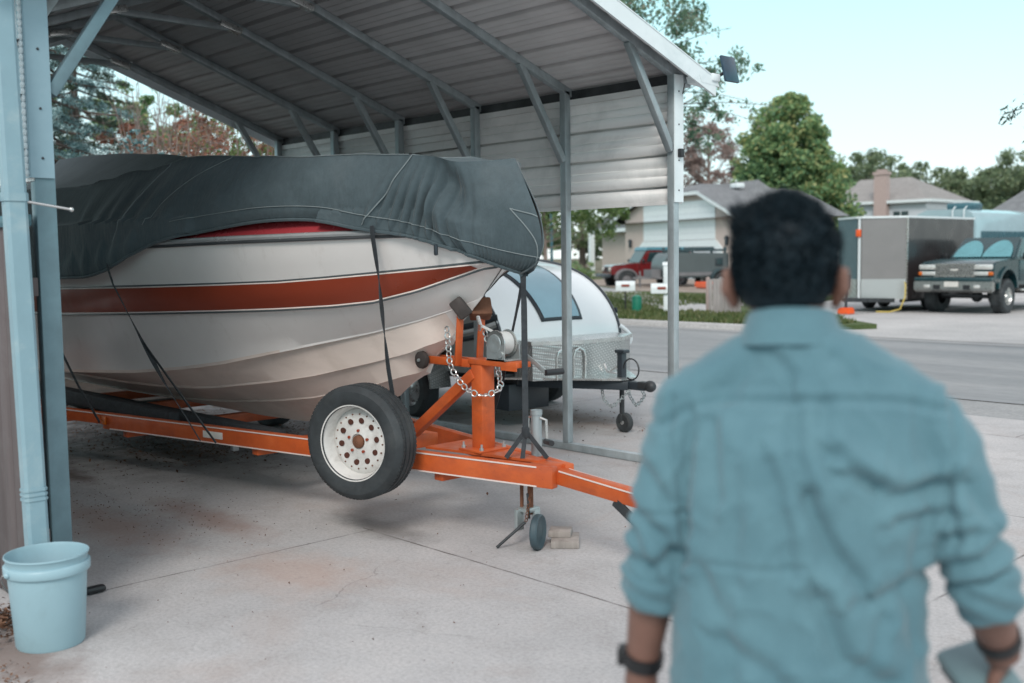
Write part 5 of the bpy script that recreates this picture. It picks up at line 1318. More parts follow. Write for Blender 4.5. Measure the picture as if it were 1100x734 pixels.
# tall locust leaning over the carport
P_, cs_ = [], []
t_ = thing('locust_tree', 'airy green tree reaching above the roof edge of the carport', 'tree', (-18.6, 16.9, 0))
for c, r, n, lv, cr in [((2.6, 2.2, 6.6), (1.7, 1.7, 1.6), 60, 90, .42), ((1.2, .9, 7.2), (1.9, 1.9, 1.9), 60, 90, .45), ((3.4, 3.1, 5.3), (.75, .75, .9), 20, 45, .25), ((-.8, -1, 7), (2, 2, 2), 40, 80, .5), ((3.55, 3.4, 4.4), (.55, .55, .5), 10, 30, .2), ((4.2, 3.9, 5.7), (.55, .55, .4), 9, 32, .22)]:
    a_, b_ = clumps(c, r, n, lv, cr); P_.append(a_); cs_ += b_
trunk_limbs(7.5, .20, cs_, t_, M['bark'], (1.3, 1.0), 60, top=.95); CR_ = np.concatenate(P_)
mb = MB()   # hanging twigs with leaflets at the right edge
P_ = []
for q in [((2.9, 2.6, 5.2), (4.3, 4.2, 4.95)), ((3.0, 2.8, 4.9), (4.5, 4.3, 4.45)), ((3.0, 2.9, 4.6), (4.0, 3.9, 4.0)), ((2.9, 2.6, 5.6), (4.3, 4.0, 5.9)), ((2.8, 2.5, 6.0), (4.0, 3.7, 6.6)), ((2.8, 2.6, 4.6), (3.7, 3.6, 3.6)), ((3.0, 2.8, 4.9), (4.9, 4.6, 4.8))]:
    a, b = Vector(q[0]), Vector(q[1]); pts = sagline(a, b, -.10, 8); mb.tube(pts, [.016-.0015*k for k in range(9)], 5)
    for k in range(60):
        f = random.random(); p = a.lerp(b, f)+Vector((0, 0, .4*f*(1-f)))+Vector((random.gauss(0, .07), random.gauss(0, .07), random.gauss(-.05, .08))); P_.append(tuple(p))
mb.part('twig', M['bark'], t_); leaf_cloud(np.concatenate([CR_, np.array(P_)]), .062, M['leafB'], 'crown', t_, aspect=.42)
# branch entering at the upper right, from a conifer out of frame
br_ = thing('branch_tree', 'dark twig reaching in from the right edge below the sky', 'tree', (-4.15, 14.6, 0))
mb = MB(); mb.tube([(0, 0, -.2), (0, 0, 3), (0, 0, 6)], [.2, .16, .09], 10); mb.part('trunk', M['bark'], br_)
mb = MB(); P_ = []
for a, b in [((0, 0, 3.9), (-1.75, -.25, 3.28)), ((-.6, -.08, 3.5), (-1.45, -.05, 3.02)), ((-.2, 0, 3.75), (-1.40, -.02, 3.48)), ((0, 0, 4.5), (-1.38, .05, 3.92)), ((0, 0, 4.8), (-.8, -.6, 4.9))]:
    a, b = Vector(a), Vector(b); mb.tube(sagline(a, b, .05, 6), [.022-.003*k for k in range(7)], 5)
    for k in range(150):
        f = random.random()**.6; p = a.lerp(b, f)+Vector((random.gauss(0, .06), random.gauss(0, .06), random.gauss(-.02, .07))); P_.append(tuple(p))
mb.part('limb', M['bark'], br_); leaf_cloud(np.array(P_), .05, M['needleg'], 'crown', br_, aspect=.3)
for i, (x, y, h, w, lab) in enumerate([(-50.5, 92.8, 8.8, 4.2, 'rounded distant tree rising above the left slope of the chimney house roof'), (-57.5, 106, 10.2, 4.6, 'tallest distant tree above the chimney house ridge'),
        (-52.0, 108, 8.8, 4.4, 'low distant tree right of the chimney house ridge'), (-45.8, 108, 8.4, 4.4, 'dull green distant tree above the recreational vehicle roof'),
        (-41.0, 106, 9.6, 4.4, 'distant tree with a high crown left of the brick house roof slope'), (-36.5, 107, 9.8, 4.6, 'distant tree behind the slope of the brick house roof'),
        (-68.5, 98, 7.0, 3.6, 'distant tree partly hidden by the big green crown')]):
    h *= 1.17; w *= 1.25
    tree('distant_tree', lab, (x, y, 0), h, .3, [((0, 0, h*.50), (w, w, h*.42), 110, 90, 1.1), ((random.uniform(-1, 1), 0, h*.8), (w*.6, w*.6, h*.2), 30, 70, .8)], .20, 'leafC', limbs=12, group='distant trees along the skyline')
for i, (x, y, h) in enumerate([(-82, 78, 9), (-92, 70, 9), (-72, 86, 9), (-100, 60, 10), (-56, 60, 8)]):
    tree('distant_tree', ['broad distant tree left of the gabled house', 'broad distant tree far left of the gabled house', 'distant tree directly behind the gabled house', 'distant tree farthest to the left behind the carport', 'shorter distant tree behind the gabled house roof'][i], (x, y, 0), h, .3,
         [((0, 0, h*.55), (5, 5, h*.42), 50, 60, 1.1)], .25, 'leafC', limbs=8, group='distant trees along the skyline')
tree('garden_tree', 'small light green garden tree before the gabled house', (-28.6, 28.6, 0), 4.6, .10,
     [((.6, .6, 3.6), (2.1, 2.1, 1.1), 60, 90, .42), ((-.9, -.6, 3.2), (1.3, 1.3, .9), 26, 80, .4), ((1.7, 1.6, 2.9), (.8, .8, .8), 16, 60, .3)], .065, 'leafD', 'bark_pale', limbs=20, cat='tree')
# blue spruce beyond the boat
def spruce(loc, h, r, n, seed, m, label, group=None, dens=1.0, leaf=.034):
    t = thing('spruce_tree', label, 'spruce', loc, 0, group); mb = MB(); mb.tube([(0, 0, -.2), (0, 0, h*.5), (0, 0, h)], [.16, .10, .02], 9); mb.part('trunk', M['bark'], t)
    mb = MB(); P = []
    rr = random.Random(seed)
    for i in range(n):
        z = h*(.08+.9*(i/n)); L = r*(1-z/h)**.8*rr.uniform(.75, 1.1)+.15; a = i*2.4+rr.uniform(-.3, .3)
        b = Vector((0, 0, z)); e = Vector((L*math.cos(a), L*math.sin(a), z-L*.22)); mid = b.lerp(e, .5)+Vector((0, 0, -.06*L)); mb.tube([b, mid, e], [.03, .02, .008], 5)
        side = Vector((-math.sin(a), math.cos(a), 0))
        for k in range(int(46*dens*L/r)+8):
            f = rr.uniform(.25, 1); p = b.lerp(e, f); s = rr.uniform(-1, 1)*.32*L*(1.15-f); tip = p+side*s+Vector((0, 0, rr.uniform(-.10, .06)))
            for q in range(16):
                g_ = rr.random(); c = p.lerp(tip, g_); P.append((c.x+rr.gauss(0, .03), c.y+rr.gauss(0, .03), c.z+rr.gauss(0, .03)))
    mb.part('branch', M['bark'], t); leaf_cloud(np.array(P), leaf, M[m], 'needles', t, aspect=.22); return t
spruce((-17.3, 6.2, 0), 7.2, 2.5, 130, 3, 'needle', 'dense blue spruce beyond the covered stern of the boat', dens=1.3)
spruce((-24.0, 9.4, 0), 8.6, 2.4, 110, 5, 'needleg', 'dark green spruce standing behind the blue spruce', dens=1.0, leaf=.045)
def shrub(loc, h, w, m, label, n=44, lv=80, leaf=.04, twigs=50, bark='bark_pale', name='bushy_shrub', group=None):
    t = thing(name, label, 'shrub', loc, 0, group); P, cs = clumps((0, 0, h*.55), (w, w, h*.45), n, lv, .30)
    mb = MB()
    for k in range(twigs):
        a = random.uniform(0, 2*PI); r1 = random.uniform(.3, 1)*w; top_ = Vector((r1*math.cos(a), r1*math.sin(a), h*random.uniform(.45, 1.08))); b = Vector((random.gauss(0, .12), random.gauss(0, .12), 0)); mid = b.lerp(top_, .55)+Vector((random.gauss(0, .15), random.gauss(0, .15), .1))
        mb.tube([b, mid, top_], [.022, .014, .004], 5)
        for j in range(3):
            f = random.uniform(.4, 1); c = mid.lerp(top_, f); d = Vector((random.gauss(0, .3), random.gauss(0, .3), random.gauss(.1, .2))); mb.tube([c, c+d], [.008, .003], 4)
    mb.part('twig', M[bark], t); leaf_cloud(P, leaf, M[m], 'leaves', t); return t
shrub((-15.9, 7.75, 0), 3.9, 1.0, 'rustleaf', 'twiggy shrub with thin rusty leaves right of the blue spruce', 30, 60, .035, 80)
shrub((-15.9, 9.1, 0), 3.7, 1.1, 'rustleaf', 'rusty brown shrub seen through the far end of the carport by the wall', 60, 90, .04, 50)
shrub((-19.0, 10.6, 0), 4.6, 1.8, 'leafD', 'green shrub standing behind the rusty brown ones', 50, 80, .05, 40)
shrub((-14.7, 10.4, 0), 3.4, 1.0, 'rustleaf', 'rusty shrub outside the far wall panel', 50, 90, .04, 40)
shrub((-20.5, 8.2, 0), 3.0, 1.4, 'leafB', 'low grey green shrub between the two spruces', 40, 80, .05, 30)
shrub((-25, 13.5, 0), 4.4, 2.2, 'leafA', 'dark green shrub farthest behind the carport', 50, 90, .07, 30)

shrub((-14.9, 6.9, 0), 3.3, .9, 'needle', 'blue green shrub low against the blue spruce trunk', 40, 90, .04, 20)
shrub((-17.6, 8.3, 0), 4.2, 1.3, 'rustleaf', 'tall brown twiggy shrub between the spruces', 60, 90, .045, 60)
shrub((-20.8, 11.9, 0), 5.4, 2.0, 'rustleaf', 'tallest rusty brown shrub behind the carport end', 80, 100, .06, 50)
shrub((-22.5, 14.5, 0), 5.4, 2.4, 'leafD', 'tall green shrub to the right behind the rusty shrubs', 70, 100, .07, 40)
shrub((-27.5, 12.0, 0), 6.4, 2.6, 'leafA', 'largest dark green shrub behind the spruces', 90, 110, .08, 40)
# ------------------------------------------------------------------ buildings
def fd(o, mb, name, m, **k): return mb.part(name, m, o, **k)
h1 = thing('gabled_house', 'beige house with clipped gable over a half open white garage door', 'house', (-36.24, 46.98, 0), R(-21))
# local: x along facade, y away from street
hs = 1.13  # facade set back behind the vehicles
def wq(mb, x0, x1, z0, z1, y0, y1): mb.bb((x0*hs, y0, z0), (x1*hs, y1, z1))
Yf = 0.0
def z_(z): return 1.55+(z-1.55)*hs+.0
mb = MB(); mb.prism([(-6.0*hs, 0), (4.3*hs, 0), (4.3*hs, z_(3.2)), (1.5*hs, z_(4.25)), (-3.9*hs, z_(4.25)), (-6.0*hs, z_(3.52))], Yf+.02, Yf+6, 'Y'); fd(h1, mb, 'wall', M['stucco'])
mb = MB(); mb.bb((-13*hs, Yf+2.5, 0), (-6.02*hs, Yf+9, z_(2.9))); fd(h1, mb, 'wing_wall', M['stucco'])
mb = MB(); mb.bb((-3.95*hs, Yf-.03, z_(2.15)), (2.7*hs, Yf+.015, z_(3.98))); g_ = fd(h1, mb, 'garage_door', M['trim_white'])
mb = MB()
for k in range(6): mb.bb((-3.95*hs, Yf-.04, z_(2.15)+k*.35), (2.7*hs, Yf-.03, z_(2.15)+k*.35+.015))
mb.part('panel_groove', M['stucco_w'], g_)
mb = MB(); mb.prism([(-4.6*hs, .0), (-4.6*hs, z_(1.75)), (-4.0*hs, z_(2.13)), (2.75*hs, z_(2.13)), (3.3*hs, z_(1.75)), (3.3*hs, 0)], Yf-.05, Yf+.018, 'Y'); gd = fd(h1, mb, 'lower_door', M['trim_white'])
mb = MB(); mb.bb((-4.2*hs, Yf-.07, 0), (2.9*hs, Yf-.052, z_(1.72))); mb.part('door_panel', M['stucco_w'], gd)
pts = [(-7.5*hs, z_(3.02)), (-3.8*hs, z_(4.30)), (1.6*hs, z_(4.30)), (4.9*hs, z_(3.02))]
mb = MB()
for a, b in zip(pts, pts[1:]): mb.bar((a[0], Yf-.35, a[1]+.03), (b[0], Yf-.35, b[1]+.03), .06, .20, .01)
fd(h1, mb, 'fascia', M['trim_white'])
mb = MB(); ZR = z_(4.85); xr = -1.1*hs
A = [(-7.6*hs, z_(3.12)), (-3.8*hs, z_(4.42)), (1.6*hs, z_(4.42)), (5.0*hs, z_(3.12))]
F_ = [(x, Yf-.4, z) for x, z in A]; B_ = [(x, Yf+6.5, z) for x, z in A]; r0 = (xr, Yf+1.8, ZR+.1); r1 = (xr, Yf+5.4, ZR+.1)
mb.add([F_[0], F_[1], F_[2], F_[3], B_[0], B_[1], B_[2], B_[3], r0, r1], [(0, 1, 5, 4), (1, 8, 9, 5), (1, 2, 8), (2, 6, 9, 8), (2, 3, 7, 6), (5, 9, 6), (4, 5, 6, 7), (0, 4, 7, 3)])
rf = fd(h1, mb, 'roof', M['shingle'])
mb = MB(); mb.add([(-5.5, Yf+1.6, z_(3.7)), (3.5, Yf+1.2, z_(3.5)), (3.5, Yf+5, z_(3.5)), (1.4, Yf+3.8, z_(5.0)), (-2.6, Yf+3.8, z_(5.0)), (-5.5, Yf+6, z_(3.7))], [(0, 1, 3, 4), (1, 2, 3), (2, 5, 4, 3), (0, 4, 5), (5, 2, 1, 0)]); mb.part('main_roof', M['shingle'], rf)
mb = MB(); mb.box((1.2, Yf+2.6, z_(4.55)+.18), (.7, .5, .26), bev=.06); mb.part('vent', M['trim_white'], rf)
mb = MB(); mb.prism([(-13.6*hs, z_(2.85)), (-6.9*hs, z_(2.85)), (-6.9*hs, z_(4.6)), (-9.2*hs, z_(4.6))], Yf+1.9, Yf+9.5, 'Y'); fd(h1, mb, 'wing_roof', M['shingle'])
mb = MB(); mb.bb((-13.6*hs, Yf+1.8, z_(2.78)), (-6.95*hs, Yf+2.0, z_(2.98))); fd(h1, mb, 'wing_fascia', M['trim_white'])
for xa, xb in ((-8.7, -7.75), (-7.45, -6.6)):
    yy = Yf+2.48 if xb < -6.9 else Yf+2.48
    mb = MB(); mb.bb((xa*hs-.08, yy-.05, z_(1.0)), (xb*hs+.08, yy+.02, z_(3.0)-.25)); wf = fd(h1, mb, 'window', M['trim_white'])
    mb = MB(); mb.bb((xa*hs, yy-.07, z_(1.08)), (xb*hs, yy-.052, z_(2.92)-.25)); mb.part('pane', M['glass'], wf)
    mb = MB()
    for k in range(1, 3): mb.bb((xa*hs+(xb-xa)*hs*k/3-.025, yy-.085, z_(1.08)), (xa*hs+(xb-xa)*hs*k/3+.025, yy-.072, z_(2.92)-.25))
    for k in range(1, 5): mb.bb((xa*hs, yy-.085, z_(1.08)+k*.40-.025), (xb*hs, yy-.072, z_(1.08)+k*.40+.025))
    mb.part('muntin', M['trim_white'], wf)
for xx in (-5.3, 3.75):
    mb = MB(); mb.bb((xx*hs-.09, Yf-.16, z_(1.85)), (xx*hs+.09, Yf-.02, z_(2.15)), .02); mb.prism([(xx*hs-.13, z_(2.15)), (xx*hs+.13, z_(2.15)), (xx*hs, z_(2.28))], Yf-.18, Yf-.01, 'Y'); fd(h1, mb, 'wall_lantern', M['black_trim'])
mb = MB(); mb.bb((-12.2*hs, Yf+1.0, 0), (-11.9*hs, Yf+1.3, z_(2.8))); fd(h1, mb, 'porch_column', M['trim_white'])

h2 = thing('chimney_house', 'two storey pale blue grey house with a pink brick chimney', 'house', (-44.7, 84.3, 0))
mb = MB(); mb.bb((-4.1, 0, 0), (4.1, 8, 5.5)); fd(h2, mb, 'wall', M['stucco_w'])
mb = MB(); e = 5.55; mb.add([(-4.5, -.5, e), (4.4, -.5, e), (4.4, 8.5, e), (-4.5, 8.5, e), (-3.9, 4, 7.75), (.8, 4, 7.75)], [(0, 1, 5, 4), (1, 2, 5), (2, 3, 4, 5), (3, 0, 4), (3, 2, 1, 0)]); rf = fd(h2, mb, 'roof', M['shingle2'])
mb = MB(); mb.bb((-4.5, -.55, 5.38), (4.7, -.5, 5.60)); mb.bb((4.7, -.5, 5.38), (4.75, 8.5, 5.6)); fd(h2, mb, 'fascia', M['trim_white'])
mb = MB(); mb.bb((-.15, -.62, 0), (.95, -.0, 8.0)); mb.bb((-.23, -.70, 7.75), (1.03, .06, 8.0)); mb.bb((.0, -.5, 8.0), (.8, -.1, 8.2)); fd(h2, mb, 'chimney', M['chimney'])
mb = MB(); mb.bb((1.3, -.03, 3.6), (2.6, .0, 4.7)); w = fd(h2, mb, 'window', M['glass']); mb = MB(); mb.bb((1.2, -.05, 3.5), (2.7, -.035, 3.6)); mb.bb((1.92, -.05, 3.6), (1.98, -.035, 4.7)); mb.part('window_frame', M['trim_white'], w)
mb = MB(); mb.bb((-3.3, -.03, 4.0), (-2.4, .0, 4.6)); fd(h2, mb, 'window', M['glass'])

h3 = thing('brick_house', 'brick house with a steep grey shingle roof at right edge', 'house', (-19.0, 44.3, 0))
mb = MB(); mb.bb((.2, .4, -.0), (12, 9, 2.42)); fd(h3, mb, 'wall', M['brick'])
mb = MB(); mb.add([(-.6, -.3, 2.42), (12.6, -.3, 2.42), (12.6, 9.6, 2.42), (-.6, 9.6, 2.42), (3.2, 4.6, 6.0), (12.6, 4.6, 6.0)], [(0, 1, 5, 4), (2, 3, 4, 5), (3, 0, 4), (1, 2, 5), (3, 2, 1, 0)]); fd(h3, mb, 'roof', M['shingle'])
mb = MB(); mb.bb((-.65, -.36, 2.30), (12.6, -.3, 2.46)); mb.bb((-.66, -.3, 2.30), (-.6, 9.6, 2.46)); fd(h3, mb, 'gutter', M['trim_white'])
mb = MB(); mb.bb((2.2, .36, .9), (3.8, .40, 2.0)); fd(h3, mb, 'window', M['glass'])

# ------------------------------------------------------------------ vehicles
def wheel(parent, c, r, w, rimm, hub=.55, face=-1, name='wheel', spokes=0):
    mb = MB(); prof = [(r*hub, -w*.48), (r*.82, -w*.52), (r*.94, -w*.46), (r, -w*.32), (r, w*.32), (r*.94, w*.46), (r*.82, w*.52), (r*hub, w*.48)]
    mb.lathe(prof, c, 'Y', 36)
    n = 28
    for k in range(n):
        a = 2*PI*k/n
        for s_ in (-1, 1): mb.box((c[0]+r*math.cos(a), c[1]+s_*w*.3, c[2]+r*math.sin(a)), (r*.06, w*.22, r*.09), rot=Matrix.Rotation(-a, 3, 'Y'))
    t = mb.part(name, M['rubber'], parent, ang=25)
    mb = MB(); mb.lathe([(r*hub, face*w*.48), (r*hub*.93, face*w*.36), (r*hub*.85, face*w*.20), (r*.2, face*w*.30), (r*.16, face*w*.40), (.001, face*w*.42)], c, 'Y', 32)
    for k in range(spokes):
        a = 2*PI*k/spokes; mb.bar((c[0]+r*.12*math.cos(a), c[1]+face*w*.38, c[2]+r*.12*math.sin(a)), (c[0]+r*hub*.92*math.cos(a), c[1]+face*w*.34, c[2]+r*hub*.92*math.sin(a)), r*.13, r*.06, 0)
    mb.part('rim', rimm, t); return t
# red four wheel drive, nose towards street (local +x forward)
jp = thing('red_offroader', 'dark red off road car with teal soft top behind the grey camper', 'car', (-31.0, 37.4, 0), R(-118))
mb = MB(); mb.prism([(-1.9, .55), (-1.9, 1.10), (.55, 1.12), (1.78, 1.03), (1.88, .95), (1.88, .62), (1.5, .55)], -.62, .62, 'Y'); mb.part('body', M['dark_red'], jp, bev=.03)
mb = MB(); mb.prism([(-1.92, .6), (-1.92, 1.12), (.60, 1.12), (.60, .55), (.2, .48), (-.9, .48)], -.79, .79, 'Y'); mb.part('tub', M['dark_red'], jp, bev=.03)
mb = MB(); mb.prism([(-1.88, 1.12), (-1.84, 1.74), (.18, 1.76), (.56, 1.13)], -.74, .74, 'Y'); cb = mb.part('cabin', M['dark_red'], jp, bev=.03)
mb = MB(); mb.prism([(-1.9, 1.62), (-1.86, 1.80), (.20, 1.82), (.30, 1.66)], -.765, .765, 'Y'); mb.part('soft_top', M['teal_top'], jp, bev=.03)
mb = MB(); mb.add([(.235, -.66, 1.70), (.235, .66, 1.70), (.585, .66, 1.15), (.585, -.66, 1.15)], [(0, 1, 2, 3)]); mb.part('windscreen', M['glass'], jp)
for s_ in (-1, 1):
    for x0, x1 in ((-.42, .12), (-1.15, -.55), (-1.80, -1.28)):
        mb = MB(); mb.prism([(x0, 1.18), (x0+.02, 1.60), (x1, 1.60), (x1+.16 if x1 > 0 else x1, 1.18)], s_*.745, s_*.752, 'Y'); mb.part('side_window', M['glass'], jp)
    for x0, x1 in ((-.48, .42), (-1.22, -.52)):
        mb = MB(); mb.bb((x0, s_*.792, .62), (x1, s_*.797, 1.12)); d_ = mb.part('door', M['dark_red'], jp, bev=.0)
        mb = MB(); mb.bb((x0+.06, s_*.80, .98), (x0+.2, s_*.815, 1.01)); mb.part('door_handle', M['black'], d_)
    for xc in (1.25, -1.25):
        aa = [R(-10)+R(200)*k/12 for k in range(13)]; mb = MB(); mb.prism([(xc+.50*math.cos(a), .48+.40*math.sin(a)) for a in aa]+[(xc+.43*math.cos(a), .46+.34*math.sin(a)) for a in reversed(aa)], s_*.58, s_*.92, 'Y'); mb.part('fender_flare', M['grey_fender'], jp)
        wheel(jp, (xc, s_*.76, .41), .41, .26, M['grey_fender'], face=s_)
    mb = MB(); mb.lathe([(.001, .03), (.09, .03), (.10, 0)], (1.885, s_*.42, .86), 'X', 20); mb.part('headlight', M['lamp_lens'], jp)
    mb = MB(); mb.box((.48, s_*.88, 1.22), (.08, .14, .14), bev=.02); mb.part('mirror', M['black'], jp)
mb = MB()
for k in range(7): mb.bb((1.882, -.27+k*.09-.02, .72), (1.892, -.27+k*.09+.02, .98))
mb.part('grille', M['black'], jp)
mb = MB(); mb.bb((1.95, -.80, .50), (2.12, .80, .66), .03); mb.bb((1.8, -.4, .52), (1.98, .4, .62)); mb.part('front_bumper', M['black_trim'], jp)
# squared off-road camper
oc = thing('offroad_camper', 'olive grey off road camper with a spare tyre on its side wall', 'camper', (-28.15, 36.9, 0), R(-118))
L_ = 1.55
mb = MB(); mb.prism([(-1.45, .50), (-1.45, 1.50), (.9, 1.56), (1.25, 1.50), (1.45, 1.25), (1.50, .95), (1.50, .50)], -.75, .75, 'Y'); mb.part('body', M['camper_grey'], oc, bev=.03)
mb = MB()
for y in (-.65, .65): mb.bar((-1.4, y, 1.66), (1.1, y, 1.66), .05, .05, 0)
for x in (-1.3, -.55, .2, .95): mb.bar((x, -.7, 1.62), (x, .7, 1.62), .06, .05, 0)
for x in (-1.3, .2, .95):
    for y in (-.65, .65): mb.bb((x-.05, y-.03, 1.5), (x+.05, y+.03, 1.78))
mb.part('roof_rack', M['camper_dark'], oc)
mb = MB(); mb.box((-.4, .0, 1.72), (1.1, .8, .14), bev=.05); mb.part('roof_bag', M['camper_dark'], oc)
for s_ in (-1, 1):
    mb = MB(); mb.bb((-1.15, s_*.755, .98), (-.80, s_*.775, 1.32), .01); w = mb.part('side_window', M['black_trim'], oc); mb = MB(); mb.bb((-1.10, s_*.778, 1.03), (-.85, s_*.785, 1.27)); mb.part('pane', M['glass'], w)
    aa = [R(0)+R(180)*k/12 for k in range(13)]; mb = MB(); mb.prism([(-1.0+.46*math.cos(a), .42+.44*math.sin(a)) for a in aa]+[(-1.0+.40*math.cos(a), .42+.38*math.sin(a)) for a in reversed(aa)], s_*.74, s_*1.02, 'Y'); mb.part('fender', M['camper_dark'], oc)
    wheel(oc, (-1.0, s_*.86, .34), .34, .24, M['spoke'], face=s_, spokes=6)
    mb = MB(); mb.bb((-1.4, s_*.76, .58), (1.4, s_*.78, .72)); mb.part('side_rail', M['grey_fender'], oc)
wheel(oc, (.05, -.92, .84), .32, .22, M['black_trim'], face=-1, name='spare_tyre', hub=.62)
mb = MB()
for k in range(4): mb.bb((-.12+.085*k, -1.045, .80), (-.06+.085*k, -1.035, .90))
mb.part('tyre_cover_mark', M['plate'], oc)
mb = MB(); mb.bar((1.5, -.5, .5), (2.6, 0, .5), .06, .08, 0); mb.bar((1.5, .5, .5), (2.6, 0, .5), .06, .08, 0); mb.bb((1.55, -.45, .5), (1.95, .45, .85)); mb.bar((2.3, 0, 0), (2.3, 0, .8), .06, .06, 0); mb.part('drawbar', M['grey_fender'], oc)
ky = solo(MB().prism([(-.65, .05), (-.75, .30), (.75, .30), (.65, .05)], -.35, .35, 'Y'), 'orange_sled', M['orange_plastic'], 'orange plastic sled lying on the ground below the olive grey camper', 'sled', None, bev=.05)
ky.location = (-25.55, 34.75, .08); ky.rotation_euler = (0, 0, R(-28))

# pickup truck, nose towards the street (local +x forward -> world -Y)
pk = thing('pickup_truck', 'lifted dark green pickup truck with sunshade facing the street', 'pickup truck', (-11.36, 27.55, 0), R(-90))
HB = .90
low = [(-3.1, .72), (-3.12, 1.28), (-.95, 1.30), (-.95, 1.30), (.95, 1.28), (1.25, 1.30), (2.30, 1.235), (2.42, 1.15), (2.44, .80), (2.2, .66), (-2.9, .66)]
mb = MB(); mb.prism([(-3.1, .74), (-3.12, 1.28), (.95, 1.29), (1.25, 1.31), (2.25, 1.24), (2.40, 1.16), (2.42, .80), (2.30, .70), (2.14, .70), (2.05, .94), (1.85, 1.08), (1.45, 1.08), (1.25, .94), (1.15, .66), (-1.45, .66), (-1.6, .94), (-1.8, 1.06), (-2.2, 1.06), (-2.4, .94), (-2.5, .74)], -HB, HB, 'Y')
mb.part('body', M['truck'], pk, bev=.035)
mb = MB(); mb.prism([(-1.6, 1.28), (-1.35, 1.80), (.35, 1.82), (1.02, 1.29)], -.76, .76, 'Y'); 
mb.v = [(x, y*(1.0 if z < 1.5 else .86)*1.09, z) for x, y, z in mb.v]; mb.part('cab', M['truck'], pk, bev=.04)
mb = MB(); mb.add([(.40, -.66, 1.775), (.40, .66, 1.775), (.975, .76, 1.325), (.975, -.76, 1.325)], [(0, 1, 2, 3)]); ws = mb.part('windscreen', M['glass'], pk)
for s_ in (-1, 1):
    mb = MB(); rg = []; c0 = Vector((.992, s_*.37, 1.345)); 
    pts_ = [c0]+[Vector((.992-.50*t_, 0, 1.345+.37*t_)) for t_ in ()]
    ring = []
    for k in range(25):
        a = PI*k/24; ring.append(Vector((.985-.54*math.sin(a)*.93+.012, s_*.36+.345*math.cos(a), 1.335+.42*math.sin(a)*.96+.012)))
    mb.add([c0]+ring, [(0, k+1, k+2) for k in range(24)]); mb.part('sunshade', M['sunshade'], ws)
    for x0, x1, sl_ in ((-.25, .72, .5), (-1.15, -.33, .0)):
        mb = MB(); mb.add([(x0, s_*.826, 1.34), (x1, s_*.826, 1.34), (x1-sl_*.75, s_*.728, 1.73), (x0+.03, s_*.728, 1.73)], [(0, 1, 2, 3)]); mb.part('side_window', M['glass'], pk)
    for x0, x1 in ((-.30, .95), (-1.3, -.34)):
        mb = MB(); mb.bb((x0, s_*(HB+.002), .76), (x1, s_*(HB+.012), 1.26), .005); d_ = mb.part('door', M['truck'], pk); mb = MB(); mb.box((x0+.15, s_*(HB+.03), 1.14), (.2, .03, .04), bev=.01); mb.part('door_handle', M['truck'], d_)
    for xc in (1.65, -2.0): wheel(pk, (xc, s_*.80, .41), .41, .30, M['chrome'], face=s_, hub=.50, spokes=8)
    for xc in (1.65, -2.0):
        aa = [R(0)+R(180)*k/14 for k in range(15)]; mb = MB(); mb.prism([(xc+.56*math.cos(a), .60+.52*math.sin(a)) for a in aa]+[(xc+.49*math.cos(a), .60+.45*math.sin(a)) for a in reversed(aa)], s_*(HB-.02), s_*(HB+.05), 'Y'); mb.part('wheel_arch', M['truck'], pk)
    mb = MB(); mb.box((2.405, s_*.665, 1.12), (.10, .42, .12), bev=.02); mb.part('headlight', M['lamp_lens'], pk)
    mb = MB(); mb.box((2.415, s_*.665, .965), (.09, .42, .10), bev=.02); mb.part('headlight', M['lamp_lens'], pk)
    mb = MB(); mb.box((2.42, s_*.84, .965), (.10, .10, .09), bev=.02); mb.part('turn_signal', M['amber'], pk)
    mb = MB(); mb.box((.78, s_*1.02, 1.36), (.10, .20, .16), bev=.03); mb.bar((.78, s_*.88, 1.32), (.78, s_*.98, 1.32), .04, .04, 0); mb.part('mirror', M['black'], pk)
    mb = MB(); mb.bb((-1.2, s_*.84, .52), (1.0, s_*1.0, .57), .01); mb.part('running_board', M['grille'], pk)
    mb = MB(); mb.box((2.60, s_*.60, .66), (.04, .16, .09), bev=.02); mb.part('fog_lamp', M['lamp_lens'], pk)
mb = MB(); mb.box((2.42, 0, 1.04), (.06, .98, .30), bev=.02); gr = mb.part('grille', M['black_trim'], pk)
mb = MB()
for k in range(7): mb.bb((2.445, -.47, .915+k*.038), (2.462, .47, .938+k*.038))
mb.bb((2.44, -.49, 1.175), (2.468, .49, 1.20)); mb.bb((2.44, -.49, .89), (2.468, .49, .912)); mb.part('grille_bar', M['grille'], gr)
mb = MB(); mb.box((2.472, 0, 1.05), (.012, .18, .035), bev=.004); mb.part('badge', M['amber'] if 0 else M['plate'], gr)
mb = MB(); mb.box((2.52, 0, .83), (.16, 1.86, .10), bev=.03); mb.part('bumper_top', M['truck'], pk)
mb = MB(); mb.prism([(2.40, .56), (2.40, .78), (2.60, .79), (2.62, .60), (2.55, .52)], -.94, .94, 'Y'); mb.part('front_bumper', M['truck_grey'], pk, bev=.02)
mb = MB()
for s_ in (-1, 1): mb.bb((2.60, s_*.36-.08, .60), (2.625, s_*.36+.08, .70))
mb.bb((2.60, -.5, .535), (2.61, .5, .555)); mb.part('bumper_opening', M['black'], pk)
mb = MB(); mb.bb((2.615, -.17, .655), (2.63, .17, .78)); mb.part('licence_plate', M['plate'], pk)
mb = MB(); mb.bar((1.65, -.7, .40), (1.65, .7, .40), .10, .10, .02); mb.ball((1.65, .2, .40), .14, 12, 8); mb.bb((.8, -.45, .50), (2.35, -.35, .64)); mb.bb((.8, .35, .50), (2.35, .45, .64)); mb.bar((2.2, -.4, .46), (1.9, .5, .42), .04, .04, 0); mb.bb((-2.6, -.4, .5), (.8, .4, .66)); mb.bar((-2.0, -.7, .40), (-2.0, .7, .40), .10, .10, .02)
